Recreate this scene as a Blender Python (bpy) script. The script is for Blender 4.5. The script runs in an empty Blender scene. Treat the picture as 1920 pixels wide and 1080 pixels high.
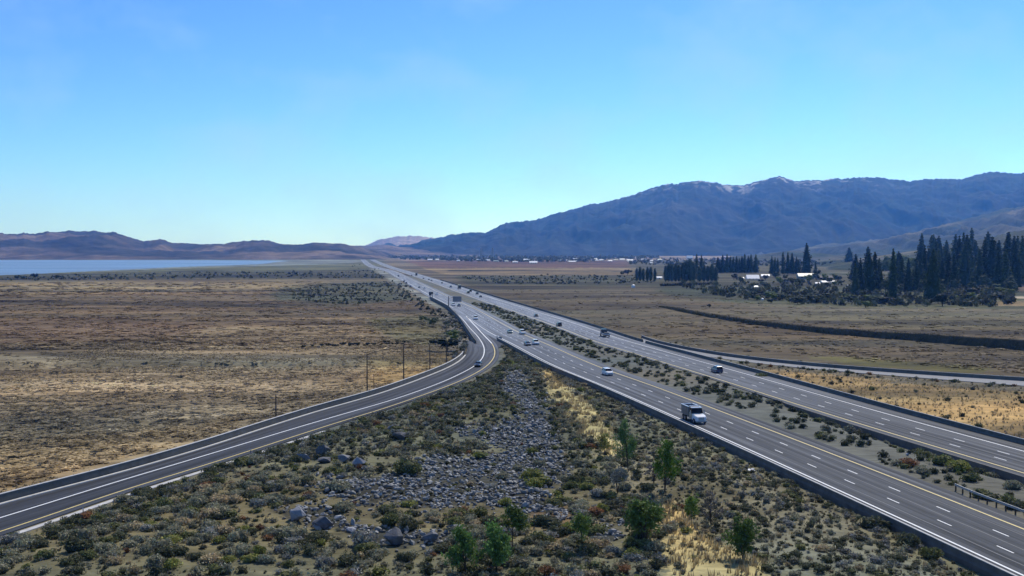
import bpy, bmesh, math, random
import numpy as np
from mathutils import Vector, Matrix
C = bpy.context.scene.collection
SC = bpy.context.scene
R = math.radians

# ------------------------------------------------------------------ camera
CAM_H = 32.6; FPX = 2115.0; PITCH = math.atan(70 / FPX)
cam_d = bpy.data.cameras.new('camera'); cam = bpy.data.objects.new('camera', cam_d); C.objects.link(cam)
cam.location = (0, 0, CAM_H); cam.rotation_euler = (math.pi / 2 - PITCH, 0, 0)
cam_d.sensor_width = 36; cam_d.lens = 36 * FPX / 1920
cam_d.clip_start = 0.5; cam_d.clip_end = 60000
SC.camera = cam

# ------------------------------------------------------------------ sky and sun
SKY_TINT = (.315, .495, .77, 1); SKY_GAMMA = 1.4
SUN_AZ, SUN_EL = R(24), R(47)          # azimuth from +Y towards +X
w = bpy.data.worlds.new('World'); SC.world = w; w.use_nodes = True
nt = w.node_tree; nt.nodes.clear()
sky = nt.nodes.new('ShaderNodeTexSky'); sky.sky_type = 'NISHITA'; sky.sun_disc = False
sky.sun_elevation = SUN_EL; sky.sun_rotation = SUN_AZ
sky.air_density = 1.0; sky.dust_density = 0.8; sky.ozone_density = 2.0; sky.altitude = 1500
bg = nt.nodes.new('ShaderNodeBackground'); bg.inputs[1].default_value = 0.10
wo = nt.nodes.new('ShaderNodeOutputWorld')
tc = nt.nodes.new('ShaderNodeTexCoord')
mp = nt.nodes.new('ShaderNodeMapping'); mp.inputs['Scale'].default_value = (3.0, 3.0, 5.0)
cn = nt.nodes.new('ShaderNodeTexNoise'); cn.inputs['Scale'].default_value = 2.3; cn.inputs['Detail'].default_value = 5; cn.inputs['Roughness'].default_value = .55
cr = nt.nodes.new('ShaderNodeMapRange'); cr.inputs[1].default_value = .46; cr.inputs[2].default_value = .72; cr.inputs[3].default_value = 0; cr.inputs[4].default_value = .42
cm = nt.nodes.new('ShaderNodeMix'); cm.data_type = 'RGBA'; cm.inputs[7].default_value = (4.4, 7.0, 10.0, 1)
gm = nt.nodes.new('ShaderNodeMix'); gm.data_type = 'RGBA'; gm.blend_type = 'MULTIPLY'; gm.inputs[0].default_value = 1; gm.inputs[7].default_value = SKY_TINT
gg = nt.nodes.new('ShaderNodeGamma'); gg.inputs[1].default_value = SKY_GAMMA
L_ = nt.links.new
L_(tc.outputs['Generated'], mp.inputs[0]); L_(mp.outputs[0], cn.inputs[0]); L_(cn.outputs[0], cr.inputs[0])
L_(sky.outputs[0], gg.inputs[0]); L_(gg.outputs[0], gm.inputs[6]); L_(gm.outputs[2], cm.inputs[6]); L_(cr.outputs[0], cm.inputs[0]); L_(cm.outputs[2], bg.inputs[0]); L_(bg.outputs[0], wo.inputs[0])
sd = bpy.data.lights.new('sun', 'SUN'); sd.energy = 4.2; sd.angle = R(0.53); sd.color = (1, .95, .87)
sun = bpy.data.objects.new('sun', sd); C.objects.link(sun)
sdir = Vector((math.sin(SUN_AZ) * math.cos(SUN_EL), math.cos(SUN_AZ) * math.cos(SUN_EL), math.sin(SUN_EL)))
sun.rotation_euler = (-sdir).to_track_quat('-Z', 'Y').to_euler(); sun.location = (0, 0, 300)
SC.view_settings.view_transform = 'Standard'; SC.view_settings.look = 'None'
SC.view_settings.gamma = 1; SC.view_settings.exposure = 0.0; SC.view_settings.use_curve_mapping = False
SC.cycles.use_denoising = True
SC.cycles.max_bounces = 6; SC.cycles.volume_bounces = 1; SC.cycles.transparent_max_bounces = 8

# ------------------------------------------------------------------ pixels of the photograph to places on the ground
_c, _s = math.cos(PITCH), math.sin(PITCH)
def at(x, y, z=0.0):
    dx = (x - 960) / FPX; dz = -(y - 540) / FPX
    Y = _c + dz * _s; Z = -_s + dz * _c; t = (z - CAM_H) / Z
    return (dx * t, Y * t)
def ats(pts, z=0.0): return [at(px, py, z) for px, py in pts]
def to_px(X, Y, Z):
    dz = Z - CAM_H
    dep = Y * _c - dz * _s; up = Y * _s + dz * _c
    dep = np.where(np.abs(dep) < 1e-3, 1e-3, dep)
    return 960 + FPX * X / dep, 540 - FPX * up / dep

# ------------------------------------------------------------------ noise
def vn(x, y, seed=0):
    xi = np.floor(x).astype(np.int64); yi = np.floor(y).astype(np.int64); fx = x - xi; fy = y - yi
    fx = fx * fx * (3 - 2 * fx); fy = fy * fy * (3 - 2 * fy)
    def h(a, b):
        n = (a * 374761393 + b * 668265263 + seed * 974634777) & 0xffffffff
        n = ((n ^ (n >> 13)) * 1274126177) & 0xffffffff; n = n ^ (n >> 16)
        return (n & 0xffffff) / float(0xffffff)
    return (h(xi, yi) * (1 - fx) + h(xi + 1, yi) * fx) * (1 - fy) + (h(xi, yi + 1) * (1 - fx) + h(xi + 1, yi + 1) * fx) * fy
def fbm(x, y, o=4, seed=0):
    x = np.asarray(x, float); y = np.asarray(y, float); s = 0; a = .5; t = 0
    for k in range(o):
        s = s + a * vn(x * 2 ** k + 17.3 * k, y * 2 ** k - 9.1 * k, seed + k); t += a; a *= .5
    return s / t
def sm(a, b, x): t = np.clip((x - a) / (b - a), 0, 1); return t * t * (3 - 2 * t)

# ------------------------------------------------------------------ materials
MATS = {}
def mat(name, col, rough=.8, spec=.3, metal=0, noise=0, nscale=5, bump=0, attr=False, rand=0, transl=0, coat=0, ncol=None, stretch=(1, 1, 1), bscale=None, emit=None):
    m = bpy.data.materials.new(name); m.use_nodes = True; n = m.node_tree.nodes; l = m.node_tree.links
    b = n['Principled BSDF']; b.inputs['Roughness'].default_value = rough; b.inputs['Metallic'].default_value = metal
    b.inputs['Specular IOR Level'].default_value = spec; b.inputs['Coat Weight'].default_value = coat
    if attr:
        a = n.new('ShaderNodeAttribute'); a.attribute_name = 'Col'; src = a.outputs['Color']
    else:
        a = n.new('ShaderNodeRGB'); a.outputs[0].default_value = (*col, 1); src = a.outputs[0]
    if noise or bump:
        t = n.new('ShaderNodeTexCoord'); mpn = n.new('ShaderNodeMapping'); mpn.inputs['Scale'].default_value = stretch
        l.new(t.outputs['Object'], mpn.inputs[0])
    if noise:
        nz = n.new('ShaderNodeTexNoise'); nz.inputs['Scale'].default_value = nscale; nz.inputs['Detail'].default_value = 6; nz.inputs['Roughness'].default_value = .65
        l.new(mpn.outputs[0], nz.inputs[0])
        mr = n.new('ShaderNodeMapRange'); mr.inputs[1].default_value = .3; mr.inputs[2].default_value = .7; mr.inputs[3].default_value = 1 - noise; mr.inputs[4].default_value = 1 + noise
        l.new(nz.outputs[0], mr.inputs[0])
        mx = n.new('ShaderNodeVectorMath'); mx.operation = 'SCALE'; l.new(src, mx.inputs[0]); l.new(mr.outputs[0], mx.inputs['Scale']); src = mx.outputs[0]
    if rand:
        oi = n.new('ShaderNodeObjectInfo'); mr2 = n.new('ShaderNodeMapRange'); mr2.inputs[3].default_value = 1 - rand; mr2.inputs[4].default_value = 1 + rand
        l.new(oi.outputs['Random'], mr2.inputs[0]); mx2 = n.new('ShaderNodeVectorMath'); mx2.operation = 'SCALE'
        l.new(src, mx2.inputs[0]); l.new(mr2.outputs[0], mx2.inputs['Scale']); src = mx2.outputs[0]
    l.new(src, b.inputs['Base Color'])
    if bump:
        nb = n.new('ShaderNodeTexNoise'); nb.inputs['Scale'].default_value = bscale or nscale * 2; nb.inputs['Detail'].default_value = 5
        l.new(mpn.outputs[0], nb.inputs[0]); bp = n.new('ShaderNodeBump'); bp.inputs['Strength'].default_value = 1; bp.inputs['Distance'].default_value = bump
        l.new(nb.outputs[0], bp.inputs['Height']); l.new(bp.outputs[0], b.inputs['Normal'])
    if transl:
        tr = n.new('ShaderNodeBsdfTranslucent'); ms = n.new('ShaderNodeMixShader'); ms.inputs[0].default_value = transl
        l.new(src, tr.inputs[0]); l.new(b.outputs[0], ms.inputs[1]); l.new(tr.outputs[0], ms.inputs[2]); l.new(ms.outputs[0], n['Material Output'].inputs[0])
    MATS[name] = m; return m
M_ground = mat('dry_ground', (0, 0, 0), .95, .1, noise=.34, nscale=.35, attr=True, bump=.25, bscale=.9, stretch=(.55, 1, 1))
M_mount = mat('mountain_slopes', (0, 0, 0), .95, .05, noise=.6, nscale=.012, attr=True, bump=14, bscale=.012)
def road_mat(name, col, rough, spec):
    m = mat(name, col, rough, spec, noise=.08, nscale=.5, bump=.004, bscale=40); n = m.node_tree.nodes; l = m.node_tree.links; b = n['Principled BSDF']; src = b.inputs['Base Color'].links[0].from_socket
    a = n.new('ShaderNodeAttribute'); a.attribute_name = 'lane'; mp_ = n.new('ShaderNodeMapping'); mp_.inputs['Scale'].default_value = (1.1, .012, 0); l.new(a.outputs['Vector'], mp_.inputs[0])
    z = n.new('ShaderNodeTexNoise'); z.inputs['Scale'].default_value = 1; z.inputs['Detail'].default_value = 5; z.inputs['Roughness'].default_value = .6; l.new(mp_.outputs[0], z.inputs[0])
    r = n.new('ShaderNodeMapRange'); r.inputs[1].default_value = .3; r.inputs[2].default_value = .7; r.inputs[3].default_value = .48; r.inputs[4].default_value = 1.85; l.new(z.outputs[0], r.inputs[0])
    v = n.new('ShaderNodeVectorMath'); v.operation = 'SCALE'; l.new(src, v.inputs[0]); l.new(r.outputs[0], v.inputs['Scale'])
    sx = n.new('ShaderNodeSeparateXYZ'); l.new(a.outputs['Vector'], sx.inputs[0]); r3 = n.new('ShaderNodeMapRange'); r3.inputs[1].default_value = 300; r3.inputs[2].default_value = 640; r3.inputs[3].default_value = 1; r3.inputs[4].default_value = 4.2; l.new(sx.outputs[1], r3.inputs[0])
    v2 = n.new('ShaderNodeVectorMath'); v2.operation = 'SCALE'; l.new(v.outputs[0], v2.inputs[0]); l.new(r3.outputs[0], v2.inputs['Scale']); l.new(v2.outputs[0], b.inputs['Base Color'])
    r2 = n.new('ShaderNodeMapRange'); r2.inputs[1].default_value = .3; r2.inputs[2].default_value = .7; r2.inputs[3].default_value = rough + .1; r2.inputs[4].default_value = rough - .12; l.new(z.outputs[0], r2.inputs[0]); l.new(r2.outputs[0], b.inputs['Roughness'])
    return m
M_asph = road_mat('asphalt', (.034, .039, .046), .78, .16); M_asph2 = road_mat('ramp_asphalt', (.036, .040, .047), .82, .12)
M_pale = mat('pale_asphalt', (.19, .195, .20), .8, .3, noise=.12, nscale=.4)
M_white = mat('white_road_paint', (.75, .76, .74), .6, .3, noise=.12, nscale=2.5)
M_yell = mat('yellow_road_paint', (.70, .55, .18), .6, .3, noise=.15, nscale=2)
M_conc = mat('concrete', (.33, .32, .30), .85, .2, noise=.18, nscale=.6, bump=.01)
M_conc2 = mat('pale_concrete', (.50, .49, .46), .85, .2, noise=.18, nscale=.8)
M_wallc = mat('shaded_concrete', (.14, .135, .12), .9, .15, noise=.25, nscale=.5)  # darkened tone carries the shade of faces turned from the sun
M_leaf = mat('foliage', (0, 0, 0), .75, .15, attr=True, rand=.22, transl=.22)
M_shrub = mat('shrub_foliage', (0, 0, 0), .85, .1, attr=True, rand=.2, transl=.12)
M_bark = mat('bark', (.07, .055, .04), .9, .1, noise=.3, nscale=4)
M_rock = mat('talus_rock', (0, 0, 0), .75, .35, attr=True, rand=.3, noise=.3, nscale=2.2, bump=.05)
M_tyre = mat('tyre_rubber', (.02, .02, .02), .8, .3)
M_rim = mat('wheel_metal', (.4, .4, .42), .35, .5, metal=.8)
M_glass = mat('dark_window_glass', (.008, .010, .013), .12, .3)
M_metal = mat('galvanised_steel', (.42, .43, .44), .45, .5, metal=.6, noise=.15, nscale=3)
M_dmetal = mat('dark_steel', (.06, .065, .07), .5, .5, metal=.4)
M_wood = mat('weathered_pole_wood', (.10, .075, .055), .9, .1, noise=.3, nscale=3)
M_board = mat('dark_fence_boards', (.021, .026, .017), .95, .05, noise=.35, nscale=.8, rand=.25)
M_signback = mat('sign_sheet', (.36, .31, .30), .6, .4, noise=.1, nscale=2)
M_lamp = mat('headlight_lens', (.75, .76, .78), .15, .6)
M_tail = mat('tail_light_lens', (.35, .02, .02), .3, .5)
def wall(name, c, r=.8): return mat(name, c, r, .3, noise=.12, nscale=1.5)
M_ww, M_wg, M_wb, M_wt = wall('white_siding', (.70, .70, .68)), wall('grey_green_siding', (.28, .34, .34)), wall('brown_siding', (.20, .15, .12)), wall('tan_siding', (.42, .36, .28))
M_rw, M_rg, M_rb = wall('white_metal_roof', (.82, .83, .84), .45), wall('grey_green_roof', (.24, .31, .31), .5), wall('dark_shingle_roof', (.10, .095, .10))
PAINTS = {k: mat(k + '_car_paint', c, .3, .5, coat=.6) for k, c in dict(white=(.80, .81, .82), silver=(.45, .46, .48), black=(.02, .022, .026), navy=(.05, .06, .11), grey=(.16, .17, .18), green=(.20, .26, .22), red=(.25, .04, .03), tan=(.36, .33, .26)).items()}
mw = bpy.data.materials.new('lake_water'); mw.use_nodes = True; n_ = mw.node_tree.nodes; b_ = n_['Principled BSDF']
b_.inputs['Base Color'].default_value = (.14, .22, .32, 1); b_.inputs['Roughness'].default_value = .42; b_.inputs['IOR'].default_value = 1.33
t_ = n_.new('ShaderNodeTexCoord'); m_ = n_.new('ShaderNodeMapping'); m_.inputs['Scale'].default_value = (.0018, .009, 1)
z_ = n_.new('ShaderNodeTexNoise'); z_.inputs['Scale'].default_value = 1; z_.inputs['Detail'].default_value = 4
r_ = n_.new('ShaderNodeMapRange'); r_.inputs[1].default_value = .35; r_.inputs[2].default_value = .7; r_.inputs[3].default_value = .3; r_.inputs[4].default_value = .6
lk = mw.node_tree.links.new; lk(t_.outputs['Object'], m_.inputs[0]); lk(m_.outputs[0], z_.inputs[0]); lk(z_.outputs[0], r_.inputs[0]); lk(r_.outputs[0], b_.inputs['Roughness'])

# ------------------------------------------------------------------ object helpers
def set_props(o, label=None, cat=None, group=None, kind=None):
    if label: o['label'] = label
    if cat: o['category'] = cat
    if group: o['group'] = group
    if kind: o['kind'] = kind
    return o
def mesh_np(name, V, F, m=None, col=None, smooth=False):
    V = np.asarray(V, np.float32).reshape(-1, 3); F = np.asarray(F, np.int32); n, k = F.shape
    me = bpy.data.meshes.new(name); me.vertices.add(len(V)); me.vertices.foreach_set('co', V.ravel())
    me.loops.add(n * k); me.loops.foreach_set('vertex_index', F.ravel())
    me.polygons.add(n); me.polygons.foreach_set('loop_start', np.arange(0, n * k, k, dtype=np.int32))
    me.polygons.foreach_set('use_smooth', np.full(n, smooth))
    if col is not None:
        a = me.attributes.new('Col', 'FLOAT_COLOR', 'POINT'); c = np.ones((len(V), 4), np.float32); c[:, :3] = col; a.data.foreach_set('color', c.ravel())
    me.update(calc_edges=True); me.validate()
    if m: me.materials.append(m)
    return me
def link(name, me, parent=None, loc=None, rz=0, sc=None):
    o = bpy.data.objects.new(name, me); C.objects.link(o)
    if parent: o.parent = parent
    if loc is not None: o.location = loc
    if rz: o.rotation_euler = (0, 0, rz)
    if sc is not None: o.scale = sc if hasattr(sc, '__len__') else (sc, sc, sc)
    return o
class MB:
    """collects simple solids; build() links them as one mesh object"""
    def __init__(s): s.v = []; s.f = []
    def add(s, v, f):
        b = len(s.v); s.v += [tuple(p) for p in v]; s.f += [tuple(i + b for i in q) for q in f]; return s
    def box(s, x0, x1, y0, y1, z0, z1):
        return s.add([(x0, y0, z0), (x1, y0, z0), (x1, y1, z0), (x0, y1, z0), (x0, y0, z1), (x1, y0, z1), (x1, y1, z1), (x0, y1, z1)],
                     [(0, 3, 2, 1), (4, 5, 6, 7), (0, 1, 5, 4), (1, 2, 6, 5), (2, 3, 7, 6), (3, 0, 4, 7)])
    def loft(s, rings):
        k = len(rings[0]); v = [p for r in rings for p in r]; f = []
        for i in range(len(rings) - 1):
            for j in range(k): a = i * k + j; b = i * k + (j + 1) % k; f.append((a, b, b + k, a + k))
        f.append(tuple(range(k))[::-1]); f.append(tuple((len(rings) - 1) * k + j for j in range(k)))
        return s.add(v, f)
    def tube(s, p0, p1, r0, r1=None, k=8):
        r1 = r0 if r1 is None else r1; p0 = Vector(p0); p1 = Vector(p1); d = (p1 - p0).normalized()
        a = d.orthogonal().normalized(); b = d.cross(a)
        return s.loft([[p + (a * math.cos(t) + b * math.sin(t)) * r for t in [2 * math.pi * j / k for j in range(k)]] for p, r in ((p0, r0), (p1, r1))])
    def mesh(s, name, m=None, bevel=0):
        me = bpy.data.meshes.new(name); me.from_pydata(s.v, [], s.f); me.update()
        if bevel or True:
            bm = bmesh.new(); bm.from_mesh(me)
            if bevel: bmesh.ops.bevel(bm, geom=bm.edges[:], offset=bevel, segments=2, affect='EDGES', clamp_overlap=True)
            bmesh.ops.recalc_face_normals(bm, faces=bm.faces[:]); bm.to_mesh(me); bm.free()
        if m: me.materials.append(m)
        return me
    def build(s, name, m=None, parent=None, loc=None, bevel=0, rz=0): return link(name, s.mesh(name, m, bevel), parent, loc, rz)
def empty(name, loc, rz=0, **k):
    o = bpy.data.objects.new(name, None); C.objects.link(o); o.location = loc; o.rotation_euler = (0, 0, rz); o.empty_display_size = .5
    return set_props(o, **k)
def copy_tree(o, parent=None):
    c = o.copy(); C.objects.link(c); c.parent = parent
    for ch in o.children: copy_tree(ch, c)
    return c

# ------------------------------------------------------------------ road lines in world metres
def spline(pts, step=6.0):
    P = np.array(pts, float); out = []
    Q = np.vstack([2 * P[0] - P[1], P, 2 * P[-1] - P[-2]])
    for i in range(1, len(Q) - 2):
        p0, p1, p2, p3 = Q[i - 1:i + 3]; d = np.linalg.norm(p2 - p1); n = max(2, int(d / step))
        t01 = np.linalg.norm(p1 - p0) ** .5; t12 = d ** .5; t23 = np.linalg.norm(p3 - p2) ** .5
        m1 = (p2 - p1 + t12 * ((p1 - p0) / t01 - (p2 - p0) / (t01 + t12))); m2 = (p2 - p1 + t12 * ((p3 - p2) / t23 - (p3 - p1) / (t12 + t23)))
        for t in np.arange(n) / n:
            out.append(p1 * (2 * t ** 3 - 3 * t ** 2 + 1) + m1 * (t ** 3 - 2 * t ** 2 + t) + p2 * (-2 * t ** 3 + 3 * t ** 2) + m2 * (t ** 3 - t ** 2))
    out.append(P[-1]); return np.array(out)
def smooth(P, it=8):
    P = P.copy()
    for _ in range(it): P[1:-1] = .25 * P[:-2] + .5 * P[1:-1] + .25 * P[2:]
    return P
def resamp(P, step):
    d = np.r_[0, np.cumsum(np.linalg.norm(np.diff(P, axis=0), axis=1))]; n = max(2, int(d[-1] / step) + 1); s = np.linspace(0, d[-1], n)
    return np.c_[np.interp(s, d, P[:, 0]), np.interp(s, d, P[:, 1])]
def offs(P, o):      # positive = to the right when going away from the camera
    T = np.gradient(P, axis=0); T /= np.linalg.norm(T, axis=1)[:, None]
    o = np.asarray(o) * np.ones(len(P)); return P + np.c_[T[:, 1], -T[:, 0]] * o[:, None]
def cutY(P, y0, y1): return P[(P[:, 1] >= y0) & (P[:, 1] <= y1)]

A = smooth(spline([(97, -90), (77, 30), (68.5, 80), (64.5, 104), (59.9, 131.7), (51.4, 180.1), (42.7, 226.7), (32, 281.2), (25.2, 311.2), (10, 406.4), (4.0, 441.4), (-22, 641), (-45.5, 801), (-80, 1044), (-133, 1413), (-195, 1840), (-278, 2300), (-566, 4313)]), 10)
B = smooth(spline([(131, -90), (103, 30), (92, 80), (82, 130), (75, 165), (70.8, 185.5), (63.4, 222.7), (52.6, 284.3), (37.8, 362.8), (29.9, 404.9), (21.2, 470.4), (11.2, 538.2), (-24, 766), (-45, 907), (-84, 1172), (-150, 1604), (-258, 2300), (-546, 4313)]), 10)
RW = smooth(spline([(-90, 60), (-72, 108), (-62.4, 137.2), (-55.7, 158.7), (-49.1, 178.2), (-38.9, 209.4), (-32.7, 227.2), (-26.8, 243.7), (-17.9, 276.7), (-13.9, 296.8), (-10.7, 317.4), (-9.5, 332.4), (-8.9, 345.8), (-9.3, 376.1), (-11.9, 415.5), (-17.4, 471.7), (-27.5, 575), (-38, 660)], 3), 6)
RY = smooth(spline([(-85, 55), (-69, 103), (-59.3, 130.4), (-53.3, 151.7), (-46.9, 170.2), (-32.7, 214.6), (-26.6, 232.1), (-14.4, 275.6), (-10.4, 295.4), (-7.4, 315.8), (-5.7, 339.3), (-5.5, 361.4), (-6.7, 390.4), (-10.1, 426.6), (-22.9, 561.9)], 3), 6)
RK = smooth(spline([(-94, 62), (-76, 113), (-65.7, 144.5), (-57.7, 164.4), (-51.0, 185.0), (-44.8, 208.7), (-39.6, 227.3), (-30.3, 255.8), (-20.8, 297.5), (-17.6, 315), (-15.4, 334), (-14.6, 352), (-14.8, 378), (-16.5, 412)], 3), 5)
RG = smooth(spline(ats([(892, 644), (880, 627), (862, 600), (848, 585), (840, 577), (822, 567), (806, 559)]), 3), 4)     # dark barrier up to the sign
CW = smooth(spline(ats([(1205, 633), (1228, 641), (1300, 657), (1387, 671), (1470, 680.5), (1560, 689), (1700, 699.5), (1916, 713.5), (2150, 728)]), 4), 6)
CL = smooth(spline(ats([(1200, 641), (1240, 652), (1294, 662.5), (1380, 676), (1444, 683.5), (1560, 695), (1700, 706), (1916, 723), (2150, 740)]), 4), 6)

def strip(name, Pl, Pr, z, m, parent=None, skirt=0):
    n = min(len(Pl), len(Pr)) if len(Pl) == len(Pr) else 0
    if not n:
        n = 160; Pl = resamp(Pl, np.linalg.norm(np.diff(Pl, axis=0), axis=1).sum() / n)[:n]; Pr = resamp(Pr, np.linalg.norm(np.diff(Pr, axis=0), axis=1).sum() / n)[:n]; n = min(len(Pl), len(Pr))
    zz = np.full(n, z)
    cols = [np.c_[Pl[:n], zz], np.c_[Pr[:n], zz]]
    if skirt: cols = [np.c_[Pl[:n], zz - skirt]] + cols + [np.c_[Pr[:n], zz - skirt]]
    k = len(cols); V = np.stack(cols, 1).reshape(-1, 3); i = np.arange(n - 1)[:, None] * k; j = np.arange(k - 1)[None, :]
    a = (i + j).ravel(); F = np.c_[a, a + 1, a + 1 + k, a + k]
    return link(name, mesh_np(name, V, F, m), parent)
def wallstrip(P, prof):     # prof = closed profile list of (offset, z)
    n = len(P); k = len(prof); V = np.stack([np.c_[offs(P, o), np.full(n, z) if np.isscalar(z) else z] for o, z in prof], 1).reshape(-1, 3)
    i = np.arange(n - 1)[:, None] * k; j = np.arange(k)[None, :]; a = (i + j).ravel(); b = (i + (j + 1) % k).ravel()
    return V, np.c_[a, b, b + k, a + k]
def wall_obj(name, P, prof, m, parent=None):
    V, F = wallstrip(P, prof); return link(name, mesh_np(name, V, F, m), parent)

# ------------------------------------------------------------------ ground
def dist_to(P, X, Y):
    P = P[:: max(1, len(P) // 260)]; best = np.full(X.shape, 1e9); side = np.zeros(X.shape)
    for a, b in zip(P[:-1], P[1:]):
        d = b - a; L2 = d @ d + 1e-9
        t = np.clip(((X - a[0]) * d[0] + (Y - a[1]) * d[1]) / L2, 0, 1); qx = X - a[0] - t * d[0]; qy = Y - a[1] - t * d[1]; dd = np.hypot(qx, qy)
        u = dd < best; best = np.where(u, dd, best); side = np.where(u, np.sign(qx * d[1] - qy * d[0]), side)
    return best, side      # side +1 = to the right going away
A_n, B_n = cutY(A, -100, 1500), cutY(B, -100, 1500)
def signed(P, X, Y): d, s = dist_to(P, X, Y); return d * s
def ground_z(X, Y):
    """height of the ground sheet; roads are slabs at z = 0"""
    X = np.atleast_1d(np.asarray(X, float)); Y = np.atleast_1d(np.asarray(Y, float)); z = np.full(X.shape, -.12)
    k = (Y > 30) & (Y < 760) & (np.abs(X) < 260)
    x, y = X[k], Y[k]
    a = signed(A_n, x, y); b = signed(B_n, x, y); r = signed(RY, x, y); rw = signed(RK, x, y)
    bump = (fbm(x * .05, y * .05, 3, 5) - .5) * 1.6 + (fbm(x * .4, y * .4, 2, 9) - .5) * .35
    gore = sm(2, 14, -a - 14) * sm(2, 12, r) * (y < 420)
    med = sm(0, 3, a - 3.6) * sm(0, 3, -b - 1.5)
    left = sm(2, 12, -rw)
    right = sm(3, 14, b - 16)
    zz = -.12 + bump * (gore * 1.2 + .25 * med + .35 * left + .25 * right)
    zz = zz + gore * 1.0 * sm(0, 25, r) * (1 - sm(300, 380, y))
    zz = zz - .35 * sm(10, 0, -a - 14.2) * (a < -13.8) * (y < 400)
    zz = zz - 1.15 * sm(7, 0, -b - 1.2) * (b < 0) * (a > 0) * sm(262, 215, y)
    zz = zz - 1.2 * sm(0, 30, -rw) * (y < 330)
    infoot = ((a > -13.2) & (a < 2.6)) | ((b > -.8) & (b < 15)) | ((r < .8) & (rw > -.2) & (y < 430)) | ((a < 0) & (a > -22) & (y > 400))
    zz = np.where(infoot, -.9, zz)
    z[k] = zz
    return z
def gz(x, y): return float(ground_z([x], [y])[0])

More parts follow.
